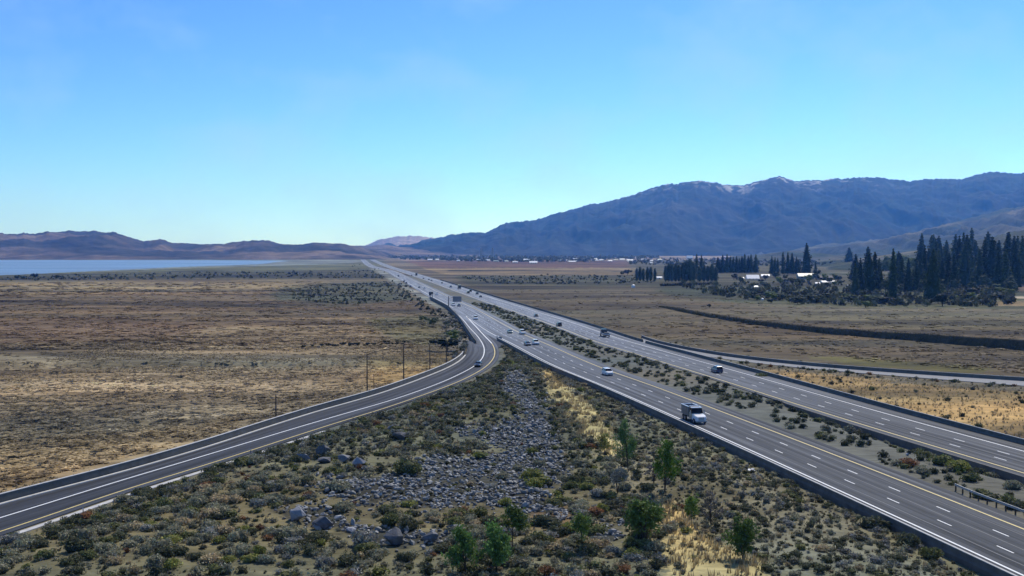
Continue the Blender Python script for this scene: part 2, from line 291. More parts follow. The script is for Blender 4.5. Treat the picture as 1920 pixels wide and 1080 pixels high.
def inpoly(px, py, poly):
    ins = np.zeros(px.shape, bool); n = len(poly)
    for i in range(n):
        x0, y0 = poly[i]; x1, y1 = poly[(i + 1) % n]
        if y0 == y1: continue
        c = ((y0 > py) != (y1 > py)) & (px < (x1 - x0) * (py - y0) / (y1 - y0) + x0); ins ^= c
    return ins
LAKE = [(-1500, 487.2), (240, 487.2), (420, 487.6), (545, 488.5), (520, 491), (490, 495), (330, 500.5), (170, 508), (60, 513.5), (-30, 516.5), (-1500, 519)]
ZONES = [  # outline in picture pixels carried to the ground, albedo, strength, jitter
    # left side marsh and fields
    ([(-2000, 470), (700, 470), (700, 489), (-2000, 489)], (.17, .16, .12), .9, 1),
    ([(330, 487), (720, 485), (720, 520), (-2000, 520), (-2000, 505), (170, 506)], (.135, .15, .09), .95, 2),
    ([(300, 487), (640, 487.3), (700, 490), (640, 494), (520, 498), (330, 503), (120, 512), (200, 505)], (.26, .31, .34), .8, 1.5),
    ([(-2000, 516), (90, 514), (330, 509), (700, 505), (735, 524), (420, 524), (-2000, 529)], (.075, .075, .05), .9, 2),
    ([(-2000, 528), (300, 526), (620, 527), (600, 542), (330, 552), (-2000, 560)], (.30, .25, .155), .9, 4),
    ([(-2000, 556), (330, 548), (640, 541), (780, 560), (800, 600), (500, 612), (-2000, 602)], (.16, .12, .075), .95, 8),
    ([(520, 537), (740, 526), (772, 560), (640, 574), (500, 563)], (.085, .095, .065), .9, 5),
    ([(-2000, 598), (420, 596), (800, 590), (845, 640), (760, 660), (300, 655), (-2000, 640)], (.225, .165, .10), .95, 9),
    ([(-2000, 638), (260, 645), (760, 652), (850, 690), (500, 800), (200, 890), (-2000, 1200)], (.30, .245, .165), .95, 12),
    ([(-200, 690), (250, 700), (520, 690), (640, 715), (420, 770), (200, 800), (-200, 800)], (.37, .32, .235), .85, 18),
    ([(-400, 850), (100, 815), (300, 800), (480, 770), (430, 812), (100, 905), (-400, 990)], (.34, .25, .14), .8, 8),
    ([(700, 668), (860, 660), (850, 692), (760, 712), (690, 726)], (.44, .33, .16), .85, 6),
    ([(-200, 602), (200, 598), (420, 612), (300, 634), (60, 640), (-200, 640)], (.15, .095, .06), .75, 8),
    ([(820, 590), (846, 585), (885, 640), (872, 660), (850, 668), (838, 625)], (.27, .255, .25), .9, 3),
    ([(690, 600), (770, 590), (840, 596), (846, 640), (800, 650), (740, 640)], (.155, .15, .08), .7, 5),
    ([(690, 500), (720, 500), (770, 540), (835, 572), (850, 590), (800, 566), (740, 530)], (.30, .33, .33), .9, 1),
    # right side fields
    ([(705, 476), (2400, 470), (2400, 489), (760, 490)], (.30, .245, .215), .9, 1),
    ([(760, 489), (1180, 489), (1180, 503), (800, 503)], (.20, .115, .095), .9, 1.2),
    ([(790, 502), (1200, 503), (1190, 517), (880, 519), (830, 513)], (.42, .33, .20), .95, 1),
    ([(840, 506.2), (1190, 507.2), (1190, 509), (840, 508.4)], (.055, .05, .035), .95, .3),
    ([(850, 516), (1190, 515), (1260, 530), (1250, 540), (960, 545), (880, 535)], (.105, .11, .06), .9, 2),
    ([(880, 538), (1250, 538), (1330, 560), (1500, 600), (2400, 640), (2400, 740), (1700, 700), (1300, 650), (1080, 600), (940, 560)], (.165, .135, .085), .95, 6),
    ([(1230, 530), (1500, 530), (2400, 545), (2400, 585), (1650, 578), (1400, 570), (1250, 556)], (.095, .11, .06), .95, 4),
    ([(1330, 585), (1700, 583), (2400, 590), (2400, 640), (1700, 618), (1500, 602)], (.165, .15, .09), .9, 6),
    ([(1180, 474), (1570, 472), (1570, 487), (1180, 487)], (.40, .33, .28), .9, 1),
    ([(1180, 487), (2400, 486), (2400, 545), (1200, 532)], (.12, .12, .07), .85, 3),
    ([(1536, 509), (1590, 512), (1588, 517), (1536, 514)], (.5, .46, .40), .9, .8),
    ([(1868, 553), (1990, 560), (1990, 563), (1868, 557)], (.55, .50, .42), .9, .8),
    ([(1880, 563), (2000, 566), (2000, 574), (1860, 573)], (.38, .30, .18), .9, 1.5),
    ([(1885, 535), (2000, 535), (2000, 547), (1885, 545)], (.36, .25, .17), .9, 1.5),
    ([(1500, 668), (1680, 676), (1860, 690), (1830, 700), (1600, 684)], (.20, .20, .065), .85, 4),
    # between the on-ramp and the freeway
    ([(1300, 664), (1444, 683), (1700, 705), (2400, 750), (2400, 1000), (1916, 818), (1560, 742), (1340, 684)], (.23, .215, .165), 1, 3),
    ([(1400, 690), (1560, 703), (1700, 718), (2400, 770), (2400, 1000), (1916, 818), (1560, 738)], (.55, .40, .19), .92, 4),
]
# talus outline (picture pixels)
TALUS = [
    [(945, 700), (980, 705), (1000, 740), (1030, 790), (1045, 830), (1060, 870), (1070, 890), (1040, 930), (990, 925), (900, 960), (830, 950), (770, 925), (760, 890), (790, 868), (880, 862), (960, 850), (905, 830), (850, 818), (845, 805), (930, 808), (985, 790), (975, 750), (940, 725)],
    [(575, 915), (600, 902), (660, 905), (760, 900), (820, 920), (870, 960), (790, 968), (740, 945), (680, 955), (620, 945)],
    [(880, 940), (960, 915), (1010, 930), (1050, 960), (1075, 985), (1040, 1000), (960, 965), (900, 965)],
    [(510, 970), (560, 955), (620, 965), (660, 990), (720, 1005), (830, 1010), (850, 1025), (780, 1040), (700, 1035), (650, 1005), (560, 985)],
    [(1115, 1005), (1170, 1002), (1175, 1030), (1140, 1040)],
]
ZONES_NEAR = [
    *[(t_, (.06, .064, .066), .9, 5) for t_ in TALUS],  # dark grey ground, deepened to put shade in the gaps between rocks
    ([(1005, 692), (1030, 692), (1085, 745), (1130, 790), (1165, 840), (1150, 870), (1105, 830), (1060, 780), (1030, 740)], (1.0, .74, .36), .95, 5),
    ([(1225, 940), (1262, 945), (1300, 1000), (1340, 1040), (1440, 1085), (1440, 1200), (1250, 1200), (1240, 1020)], (.85, .62, .31), .9, 8),
    ([(1150, 860), (1215, 870), (1235, 950), (1200, 960), (1160, 930)], (.50, .44, .35), .7, 8),
    ([(1000, 960), (1120, 960), (1100, 1030), (1000, 1030)], (.34, .22, .13), .6, 8),
    ([(120, 900), (420, 860), (560, 900), (480, 1090), (-40, 1090), (-40, 1040)], (.30, .25, .16), .6, 15),
    ([(1420, 880), (1560, 960), (1760, 1090), (1460, 1090), (1340, 960)], (.33, .31, .26), .7, 15),
]
def ground_col(X, Y, px, py):
    n = len(X); col = np.zeros((n, 3)); col[:] = (.20, .17, .115)
    d = np.hypot(X, Y)
    j1 = (fbm(X / (d * .05 + 4), np.log(d + 1) * 60, 4, 31) - .5) * 2; j2 = (fbm(X * .012 + 40, Y * .012, 4, 32) - .5) * 2
    gore = None
    rz_ = np.random.default_rng(3); sof = [(rz_.normal(0, .5, n), rz_.normal(0, .5, n)) for _ in range(4)]
    def soft(poly, jx, jy, jit): return sum(inpoly(px + jx + a_ * jit * 4, py + jy + b_ * jit * .9, poly).astype(float) for a_, b_ in sof)[:, None] / 4
    def apply(poly, c, s, jit):
        m = soft(poly, j2 * jit * 6, j1 * jit, jit) * s; col[:] = col * (1 - m) + np.array(c) * m
    for q in ZONES: apply(*q)
    near = (Y > 30) & (Y < 1450) & (np.abs(X) < 260)
    x, y = X[near], Y[near]; a = signed(A_n, x, y); b = signed(B_n, x, y); r = signed(RY, x, y)
    g = (a < -10) & (r > 0) & (y < 430); m = (a > 0) & (b < 2)
    idx = np.where(near)[0]
    nb = fbm(x * .12, y * .12, 4, 44)[:, None]
    cg = np.array((.20, .185, .135)) * (1 - nb) + np.array((.31, .27, .175)) * nb
    ce = np.array((.25, .235, .18)) * (1 - nb) + np.array((.31, .29, .225)) * nb
    col[idx[g]] = cg[g]; col[idx[m]] = ce[m]
    shoulder = (g | ((a < 0) & (r > 0))) & ((r < 3.2)); col[idx[shoulder]] = (.235, .225, .20)
    keep = np.zeros(n, bool); keep[idx[g]] = True
    j4 = (fbm(X * .22, Y * .22, 3, 35) - .5) * 2; j5 = (fbm(X * .6, Y * .6, 3, 36) - .5) * 2
    for poly, c, s, jit in ZONES_NEAR:
        m_ = soft(poly, j4 * jit * 5 + j5 * jit * 3, j5 * jit * 3, jit * .8) * s * keep[:, None]; col[:] = col * (1 - m_) + np.array(c) * m_
    # streaks of drier and darker growth
    st = fbm(X * .012, Y * .05, 4, 61); st2 = fbm(X * .0035, Y * .014, 4, 62); st3 = fbm(X * .05, Y * .22, 3, 63)
    f = 1 + (st - .5) * 2.0 + (st2 - .5) * 1.6 + (st3 - .5) * 1.3 * (d < 900); f = np.clip(f, .35, 1.9)
    f = np.where(keep, .6 + .4 * f, f); mm = np.zeros(n, bool); mm[idx[m]] = True; f = np.where(mm, .8 + .2 * f, f)
    col *= f[:, None]
    hue = (fbm(X * .008 + 9, Y * .03, 3, 71) - .5); col *= np.c_[1 + .35 * hue, np.ones(n), 1 - .35 * hue]
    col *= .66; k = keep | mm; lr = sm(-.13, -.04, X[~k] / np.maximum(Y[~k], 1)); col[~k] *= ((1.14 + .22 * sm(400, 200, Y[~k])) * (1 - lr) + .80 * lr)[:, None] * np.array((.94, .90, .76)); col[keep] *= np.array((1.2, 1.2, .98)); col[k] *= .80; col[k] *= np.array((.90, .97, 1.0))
    return np.clip(col, .012, .75)
def build_ground():
    rows = np.r_[np.array([1, 12, 25, 38, 50]), CAM_H * FPX / np.linspace(1130, 0, 1, endpoint=False)]
    ys = np.r_[np.arange(1120, 600, -1.3), np.arange(600, 500, -.8), np.arange(500, 476.5, -.5)]
    dist = np.r_[[.5, 12, 25, 38, 50, 65, 80, 92], CAM_H * FPX / (ys - 470)]
    tn = np.r_[np.linspace(-.62, .62, 520)]
    az = np.arctan(tn); az = np.r_[np.linspace(-math.pi, az[0] - .03, 50), az, np.linspace(az[-1] + .03, math.pi, 50)]
    D, AZ = np.meshgrid(dist, az, indexing='ij'); X = (D * np.sin(AZ)).ravel(); Y = (D * np.cos(AZ)).ravel()
    Z = ground_z(X, Y); px, py = to_px(X, Y, Z * 0); back = Y < 20; px = np.where(back, 960, px); py = np.where(back, 1500, py)
    lake = inpoly(px, py, LAKE) & ~back; Z = np.where(lake, -.9, Z)
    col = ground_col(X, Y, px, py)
    nr, nc = len(dist), len(az); i = np.arange(nr - 1)[:, None] * nc; j = np.arange(nc - 1)[None, :]; a = (i + j).ravel()
    F = np.c_[a, a + 1, a + 1 + nc, a + nc][:, ::-1]
    V = np.c_[X, Y, Z]
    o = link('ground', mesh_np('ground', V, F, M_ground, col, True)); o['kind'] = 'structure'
build_ground()
lk_w = ats(LAKE); bm = bmesh.new(); vs = [bm.verts.new((x, y, -.45)) for x, y in lk_w]; bm.faces.new(vs); bmesh.ops.recalc_face_normals(bm, faces=bm.faces[:])
me = bpy.data.meshes.new('lake'); bm.to_mesh(me); bm.free(); me.materials.append(mw)
if me.polygons[0].normal.z < 0: me.flip_normals()
set_props(link('lake', me), kind='structure')

# ------------------------------------------------------------------ mountains
def ridge(name, prof, D0, D1, D2, cfun, seed, amp=.3, x0=None, x1=None, cols=420, rows=90, freq=1.0, pw=1.0):
    px = np.linspace(x0 if x0 is not None else prof[0][0], x1 if x1 is not None else prof[-1][0], cols)
    py = np.interp(px, [p[0] for p in prof], [p[1] for p in prof])
    py = py + (fbm(px * .09, px * 0, 3, seed) - .5) * 4.5 * np.clip((470 - py) / 30, 0, 1) + (fbm(px * .45, px * 0, 2, seed + 3) - .5) * 3.4 * np.clip((470 - py) / 30, 0, 1)
    az = np.arctan((px - 960) / FPX); h = CAM_H + (470 - py) / FPX * D1
    t = np.linspace(0, 1, rows); tb = np.linspace(0, 1, 14)[1:]
    T, AZ = np.meshgrid(np.r_[t, 1 + tb], az, indexing='ij'); HH = np.broadcast_to(h, T.shape)
    D = np.where(T <= 1, D0 + (D1 - D0) * T, D1 + (D2 - D1) * (T - 1)); X = D * np.tan(AZ); Y = D
    s = np.where(T <= 1, np.clip(T, 0, 1) ** pw, 1 - (T - 1)); s = np.clip(s, 0, 1)
    u = X * .0011 * freq; v = Y * .0006 * freq
    wob = fbm(u + 3, v, 3, seed + 11) * 1.3
    g = 1 - np.abs(2 * fbm(u * 1.0 + wob, v * .8 + wob, 4, seed + 20) - 1) * 1.8; g2 = 1 - np.abs(2 * fbm(u * 3.6 + wob, v * 3, 3, seed + 30) - 1) * 1.6
    env = np.clip(4 * s * (1 - s), 0, 1) ** .8
    Z = HH * s + HH.max() * amp * env * ((g - .55) * 1.0 + (g2 - .5) * .55)
    lim = CAM_H + (HH - CAM_H) / D1 * D * (.985 - .03 * (1 - s)); Z = np.where(T < 1, np.minimum(Z, np.maximum(lim, HH * s * .6)), Z)
    Z = np.maximum(Z, -.6) - .6 * (T <= 0)
    col = cfun(X, Y, Z, T, HH, g, AZ)
    nr, nc = T.shape; i = np.arange(nr - 1)[:, None] * nc; j = np.arange(nc - 1)[None, :]; a = (i + j).ravel()
    o = link(name, mesh_np(name, np.c_[X.ravel(), Y.ravel(), Z.ravel()], np.c_[a, a + 1, a + 1 + nc, a + nc][:, ::-1], M_mount, col.reshape(-1, 3), True)); o['kind'] = 'structure'
    return o
def mixc(a, b, t): return np.array(a) * (1 - t[..., None]) + np.array(b) * t[..., None]
def col_range(X, Y, Z, T, HH, g, AZ):
    return _cr(X, Y, T) * .5 * (.0 + 2.0 * fbm(X * .012, Y * .005, 5, 71))[..., None]
def _cr(X, Y, T):
    f = fbm(X * .0016, Y * .0016, 5, 3); c = mixc((.012, .034, .028), (.030, .042, .034), sm(.42, .62, f))
    t = sm(.6, .72, fbm(X * .0009 + 5, Y * .002, 4, 8)) * .6; c = c * (1 - t[..., None]) + np.array((.075, .08, .07)) * t[..., None]
    rk = sm(.55, .62, fbm(X * .012, Y * .006, 4, 15)) * sm(.66, .9, T) * sm(900, 1600, X) * sm(3600, 2600, X); c = c * (1 - rk[..., None]) + np.array((.55, .55, .55)) * rk[..., None]
    return c
def col_foot(X, Y, Z, T, HH, g, AZ):
    f = fbm(X * .003, Y * .003, 5, 4); c = mixc((.028, .042, .022), (.055, .06, .036), sm(.4, .62, f))
    t = sm(.66, .86, g) * .95 * sm(.40, .55, fbm(X * .0016, Y * .0016, 3, 9)); c = c * (1 - t[..., None]) + np.array((.125, .12, .085)) * t[..., None]
    return c
def col_left(X, Y, Z, T, HH, g, AZ):
    f = fbm(X * .0014, Y * .0022, 5, 6); c = mixc((.038, .038, .036), (.14, .11, .085), sm(.45, .68, f)); return c * (.6 + .8 * fbm(X * .012, Y * .006, 4, 72))[..., None]
def col_far(X, Y, Z, T, HH, g, AZ):
    f = fbm(X * .001, Y * .001, 4, 7); return mixc((.16, .12, .10), (.26, .21, .18), sm(.4, .6, f))
MR = [(640, 477.5), (700, 468), (735, 462), (770, 458), (800, 451), (840, 441), (880, 435), (908, 437), (925, 430), (945, 418), (975, 415), (1000, 412), (1045, 400), (1075, 392), (1105, 384), (1160, 373), (1190, 366), (1215, 354), (1250, 345), (1285, 342), (1310, 338), (1335, 341), (1352, 346), (1385, 349), (1410, 342), (1440, 336), (1461, 331), (1490, 340), (1560, 336), (1640, 333), (1700, 339), (1760, 335), (1800, 337), (1828, 328), (1850, 323), (1915, 325), (2050, 318), (2300, 330)]
ridge('mountains', MR, 7000, 10500, 14000, col_range, 1, .135, cols=900, rows=150, freq=1.5, pw=.85)
ridge('foothills', [(1370, 481.5), (1430, 477), (1500, 468), (1560, 462), (1640, 452), (1720, 433), (1800, 414), (1880, 392), (1940, 385), (2300, 360)], 3600, 6600, 8200, col_foot, 40, .22, cols=260, rows=90, freq=1.6, pw=1.1)
ridge('wooded_slope', [(1530, 497), (1600, 487), (1680, 475), (1760, 462), (1840, 448), (1915, 432), (2000, 425), (2300, 410)], 1450, 2700, 3400, col_foot, 60, .10, cols=200, rows=60, freq=2.5, pw=1.3)
ridge('lake_hills', [(-500, 440), (-200, 446), (-60, 440), (0, 437), (25, 439), (70, 436), (130, 433), (170, 433), (215, 436), (245, 446), (270, 452), (300, 449), (325, 455), (360, 458), (420, 457), (460, 451), (500, 450), (530, 458), (560, 459), (590, 455), (640, 457), (665, 461), (700, 468), (770, 482)], 4150, 6200, 8000, col_left, 80, .26, cols=420, rows=80, freq=1.6, pw=.8)
ridge('low_hill', [(520, 480), (560, 474), (600, 464), (640, 460), (690, 461), (725, 459), (750, 463), (800, 466), (860, 473), (920, 480)], 6400, 7600, 9000, col_left, 95, .15, cols=160, rows=40, freq=1.6)
ridge('far_hill', [(600, 476), (640, 470), (690, 459), (715, 448), (750, 443), (790, 442), (808, 446), (840, 452), (900, 462), (960, 476)], 11500, 14000, 16000, col_far, 99, .1, cols=160, rows=40)

# haze round everything
hz = MB().box(-11500, 15500, -1500, 16300, -3, 1000).mesh('haze')
hm = bpy.data.materials.new('haze_air'); hm.use_nodes = True; hm.node_tree.nodes.clear()
pv = hm.node_tree.nodes.new('ShaderNodeVolumePrincipled'); ho = hm.node_tree.nodes.new('ShaderNodeOutputMaterial')
pv.inputs['Color'].default_value = (.10, .34, 1.0, 1); pv.inputs['Absorption Color'].default_value = (1, 1, 1, 1); pv.inputs['Density'].default_value = 5.8e-5; pv.inputs['Anisotropy'].default_value = .3
hm.node_tree.links.new(pv.outputs[0], ho.inputs['Volume']); hz.materials.append(hm)
set_props(link('haze', hz), kind='stuff')
#PART2
# ------------------------------------------------------------------ roads
def road_root(name): return set_props(empty(name, (0, 0, 0)), kind='structure')
freeway = road_root('freeway_near_carriageway'); freeway_b = road_root('freeway_far_carriageway'); ramp = road_root('exit_ramp'); ramp_c = road_root('entry_ramp')
def lane_attr(o, o0, o1):
    me = o.data; n = len(me.vertices) // 4; co = np.zeros(len(me.vertices) * 3, np.float32); me.vertices.foreach_get('co', co); co = co.reshape(n, 4, 3)
    d = np.r_[0, np.cumsum(np.linalg.norm(np.diff(co[:, 1, :2], axis=0), axis=1))]; v = np.zeros((n, 4, 3), np.float32); v[:, :, 0] = (o0, o0, o1, o1); v[:, :, 1] = d[:, None]
    a = me.attributes.new('lane', 'FLOAT_VECTOR', 'POINT'); a.data.foreach_set('vector', v.ravel()); return o
def pave(name, P, o0, o1, z, m, parent, skirt=2.2): return lane_attr(strip(name, offs(P, o0), offs(P, o1), z, m, parent, skirt), o0, o1)
Am = resamp(cutY(A, -95, 4400), 8); Bm = resamp(cutY(B, -95, 4400), 8)
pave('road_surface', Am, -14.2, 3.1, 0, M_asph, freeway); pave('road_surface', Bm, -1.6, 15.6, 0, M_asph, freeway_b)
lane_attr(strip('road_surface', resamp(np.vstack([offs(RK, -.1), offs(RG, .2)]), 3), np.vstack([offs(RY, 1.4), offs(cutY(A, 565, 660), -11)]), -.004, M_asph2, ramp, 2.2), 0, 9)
strip('road_surface', CW, CL, -.004, M_pale, ramp_c, 1.8)
# gore apron between ramp and freeway
ga = cutY(RY, 372, 562); gb = cutY(A, 395, 562)
strip('road_surface', offs(ga, .6), offs(gb, -13.5), -.009, M_asph2, ramp, 0)
# longer worn, paler wheel tracks are in the asphalt; painted lines:
def line(P, o, wd, m, parent, z=.004, y0=-95, y1=4400):
    Q = cutY(P, y0, y1); return strip('painted_line', offs(Q, o - wd / 2), offs(Q, o + wd / 2), z, m, parent)
line(Am, 0, .26, M_yell, freeway); line(Am, -11.6, .28, M_white, freeway, y0=-95, y1=560); line(Am, -11.2, .3, M_white, freeway, y0=640)
line(Bm, 0, .26, M_yell, freeway_b); line(Bm, 11.6, .28, M_white, freeway_b)
strip('painted_line', offs(RW, -.15), offs(RW, .15), 0, M_white, ramp); strip('painted_line', offs(RY, -.12), offs(RY, .12), 0, M_yell, ramp)
strip('painted_line', offs(cutY(RY, 395, 562), -.2), offs(cutY(RY, 395, 562), .2), .004, M_white, ramp)
dash_me = MB().add([(-.09, -1.55, 0), (.09, -1.55, 0), (.09, 1.55, 0), (-.09, 1.55, 0)], [(0, 1, 2, 3)]).mesh('lane_dash', M_white)
def dashes(P, o, parent, phase, y_near, y_mid, y_far):
    Q = offs(P, o); d = np.r_[0, np.cumsum(np.linalg.norm(np.diff(Q, axis=0), axis=1))]
    s = np.arange(phase, d[-1], 12.2); X = np.interp(s, d, Q[:, 0]); Y = np.interp(s, d, Q[:, 1]); T = np.gradient(Q, axis=0); tx = np.interp(s, d, T[:, 0]); ty = np.interp(s, d, T[:, 1])
    V = []; F = []
    for x, y, a, b in zip(X, Y, tx, ty):
        ang = math.atan2(-a, b)
        if y_near < y < y_mid: link('lane_dash', dash_me, parent, (x, y, .005), ang)
        elif y_mid <= y < y_far:
            k = len(V); ca, sa = math.cos(ang), math.sin(ang)
            V += [(x + u * ca - v * sa, y + u * sa + v * ca, .006) for u, v in ((-.09, -1.55), (.09, -1.55), (.09, 1.55), (-.09, 1.55))]; F.append((k, k + 1, k + 2, k + 3))
    set_props(link('far_lane_dashes', mesh_np('far_lane_dashes', V, F, M_white), parent), kind='stuff')
dashes(Am, -3.75, freeway, 3.4, 95, 470, 1500); dashes(Am, -7.5, freeway, 9.0, 95, 470, 1500)
dashes(Bm, 3.75, freeway_b, 3.0, 150, 470, 1500); dashes(Bm, 7.55, freeway_b, 7.5, 150, 470, 1500)
# worn sealed cracks and wheel polish as thin darker seams on the lanes
M_seam = mat('tar_seam', (.030, .031, .034), .5, .4, noise=.2, nscale=1)
for P, os_, par in ((Am, (-5.6, -9.4, -1.9, 1.6), freeway), (Bm, (1.9, 5.6, 9.5, 13.4), freeway_b)):
    for o in os_:
        Q = cutY(P, 60, 1200); wv = .05 * np.sin(Q[:, 1] * .4); strip('tar_seam', offs(Q, o - .05 + wv), offs(Q, o + .05 + wv), .003, M_seam, par)

# ------------------------------------------------------------------ barriers and walls
def jersey(h=.95, w0=.62, w1=.24, zb=-.6): return [(-w0 / 2, zb), (-w0 / 2, .08), (-w1 / 2 - .03, .34), (-w1 / 2, h), (w1 / 2, h), (w1 / 2 + .03, .34), (w0 / 2, .08), (w0 / 2, zb)]
def barrier(name, P, prof, m, label, cat='barrier', cap=None, group=None):
    o = wall_obj(name, P, prof, m); set_props(o, label, cat, group)
    if cap:
        z, w_ = cap; wall_obj('sunlit_top', P, [(-w_ / 2, z), (-w_ / 2, z + .08), (w_ / 2, z + .08), (w_ / 2, z)], M_conc2, o)  # pale strip on top: sunlight on the edge put into the colour
    return o
PA = offs(resamp(cutY(A, -95, 4400), 5), -14.35)
barrier('concrete_barrier', cutY(PA, -90, 415), jersey(.86, .56, .24, -1.6), M_wallc, 'long concrete barrier along the near edge of the freeway above the brushy slope', cap=(.863, .27))
PB = offs(resamp(cutY(B, -95, 4400), 5), 15.75)
barrier('concrete_barrier', cutY(PB, -90, 398), jersey(.85, .56, .24, -.9), M_wallc, 'dark concrete barrier between the far carriageway and the golden grass', cap=(.853, .2))
barrier('concrete_barrier', cutY(offs(resamp(cutY(B, -95, 4400), 5), 16.1), 402, 1250), jersey(.95, .6, .26, -.9), M_wallc, 'distant dark barrier where the far carriageway borders the brown field')
barrier('concrete_barrier', offs(CW, .35) * 1.0, jersey(.85, .56, .24, -.9), M_wallc, 'dark barrier curving along the outer side of the pale entry ramp', cap=(.853, .2))
RKw = cutY(RK, 62, 352)
barrier('parapet_wall', offs(RKw, -.55), [(-.18, -2.4), (-.18, 1.15), (.18, 1.15), (.18, -2.4)], M_wallc, 'long dark parapet wall along the outside of the curving exit ramp', 'wall', cap=(1.153, .40))
kb = wall_obj('kerb', offs(RKw, .05), [(-.24, -.3), (-.24, .14), (.20, .11), (.22, -.3)], M_conc2); set_props(kb, 'pale kerb gutter running along the foot of the exit ramp parapet', 'kerb')
barrier('concrete_barrier', RG, jersey(1.15, .6, .22, -.9), M_wallc, 'black looking barrier from the ramp bend up to the roadside signs')
P_ = offs(cutY(RY, 60, 215), 2.5)
g_ = wall_obj('gutter', cutY(P_, 60, 176), [(-.38, -.3), (-.38, .03), (.38, .0), (.38, -.3)], M_conc2); set_props(g_, 'long white concrete gutter beside the ramp at lower left', 'gutter')
for y0, y1, lb in ((180, 186, 'short white gutter piece beyond the dark roadside shrubs'), (188.5, 204, 'farthest white gutter piece fading into shrubs beside the ramp')):
    q = wall_obj('gutter', cutY(P_, y0, y1), [(-.38, -.3), (-.38, .03), (.38, .0), (.38, -.3)], M_conc2); set_props(q, lb, 'gutter', 'gutter pieces beside the ramp')
PM = cutY(offs(resamp(cutY(B, -95, 4400), 5), -1.78), -90, 246)
hh = np.full(len(PM), .05)
barrier('retaining_wall', PM, [(-.16, -2.4), (-.16, .02), (.16, .02), (.16, -2.4)], M_wallc, 'low dark retaining wall holding up the median edge of the far carriageway', 'wall')
# crash cushion in the gore
x, y = at(938, 637); cc = empty('crash_cushion', (x, y, 0), math.atan2(.16, .98), label='grey crash cushion at the nose of the gore', cat='crash cushion')
b = MB()
for k in range(7): b.box(-.38, .38, k * 1.0, k * 1.0 + .9, .12, .92)
b.build('sand_bay', M_metal, cc, bevel=.05); MB().box(-.45, .45, -.9, -.02, -.02, 1.25).build('backup_block', M_conc, cc, bevel=.04)
MB().box(-.30, .30, 7.0, 7.22, .1, .95).build('nose', M_dmetal, cc, bevel=.06)
# guardrail at lower right in the median
gp = resamp(smooth(spline(ats([(1790, 918), (1806, 926), (1850, 943), (1916, 968), (1990, 996), (2080, 1030)]), 2), 4), 1.0)
gr = empty('guardrail', (gp[0][0], gp[0][1], 0), label='steel guardrail on posts in the brushy median at lower right', cat='guardrail')
org = np.array([gp[0][0], gp[0][1]]); G = gp - org
V, F = wallstrip(G, [(-.02, .58), (-.07, .66), (-.02, .72), (-.07, .80), (-.02, .88), (.03, .88), (.03, .58)]); link('rail', mesh_np('rail', V, F, M_metal), gr)
pm = MB().box(-.08, .08, -.1, .1, -1.2, .8).mesh('post', M_wood, .02)
for i in range(0, len(G), 2): link('post', pm, gr, (G[i][0] + .15, G[i][1], 0))

# ------------------------------------------------------------------ poles, signs, delineators
def pole(px, py, h, label, arm=0, r=.13, m=M_wood):
    x, y = at(px, py); t = empty('utility_pole' if not arm else 'street_lamp', (x, y, gz(x, y)), label=label, cat='pole' if not arm else 'street lamp', group='poles along the outside of the exit ramp')
    MB().tube((0, 0, -.4), (0, 0, h), r * 1.25, r * .8, 10).build('shaft', m, t)
    if arm:
        MB().tube((0, 0, h - .15), (arm, 2.0, h + .9), .07, .05, 6).build('arm', m, t); MB().box(arm - .1, arm + .7, 1.85, 2.15, h + .82, h + 1.0).build('lamp_head', M_dmetal, t, bevel=.04)
    else: MB().tube((0, 0, h - .02), (0, 0, h + .12), r * .9, r * .5, 10).build('cap', M_dmetal, t)
    return t
pole(517.5, 787, 4.9, 'short dark post nearest the camera behind the ramp wall', r=.12)
pole(688.5, 737, 9.2, 'tall pole with a thin lamp arm reaching right over the field', arm=4.2)
pole(757, 717, 9.4, 'tall bare pole second from the lamp pole along the ramp', r=.14)
pole(806, 699, 7.6, 'pole just below the big dark bush by the ramp wall')
pole(837, 686, 5.8, 'shortest far pole beside the ramp bend right of the dark bush')
pole(869, 668, 3.2, 'thin stub pole where the ramp parapet ends at the bend', r=.09)
pole(701, 731, 3.8, 'thin leaning sign post just right of the lamp pole', r=.07)
def delin(px, py, label):
    x, y = at(px, py); t = empty('delineator', (x, y, -.1), label=label, cat='road marker post', group='marker posts beside the exit ramp')
    MB().box(-.05, .05, -.03, .03, -.2, 1.15).build('post', M_dmetal, t, bevel=.01); MB().box(-.055, .055, -.045, -.033, .9, 1.1).build('reflector', M_lamp, t)
delin(156, 967, 'dark marker post beside the white gutter at lower left'); delin(470, 853, 'dark marker post on the inner ramp edge above the shrubs'); delin(662, 790, 'small marker post on the inner ramp edge near its middle')
def road_sign(px, py, h, sw, sh, side, label, arm_z=None):
    x, y = at(px, py); t = empty('road_sign', (x, y, 0), label=label, cat='road sign', group='signs at the roadside barrier')
    MB().tube((0, 0, -.3), (0, 0, h), .28, .2, 10).build('post', M_dmetal, t)
    if side:
        MB().tube((0, 0, h - 1.0), (side + sw / 2, 0, h - 1.0), .13, .09, 8).tube((0, 0, h - 2.2), (side + sw / 2, 0, h - 2.2), .1, .08, 8).build('arm', M_dmetal, t)
        MB().box(side - sw / 2, side + sw / 2, .14, .2, h - sh - .2, h - .1).build('panel', M_signback, t)
        b = MB()
        for k in range(4): xx = side - sw / 2 + sw * (k + .5) / 4; b.box(xx - .06, xx + .06, .02, .135, h - sh - .1, h - .2)
        b.build('brace', M_metal, t)
    else: MB().box(-sw / 2, sw / 2, .22, .28, h - sh, h + .1).build('panel', M_dmetal, t)
road_sign(841, 577, 6.6, 5.0, 3.1, 4.9, 'overhead sign on a tall dark post with its panel held over the shoulder')
road_sign(806.5, 559, 4.2, 1.8, 2.4, 0, 'small dark sign on a post at the far end of the barrier')
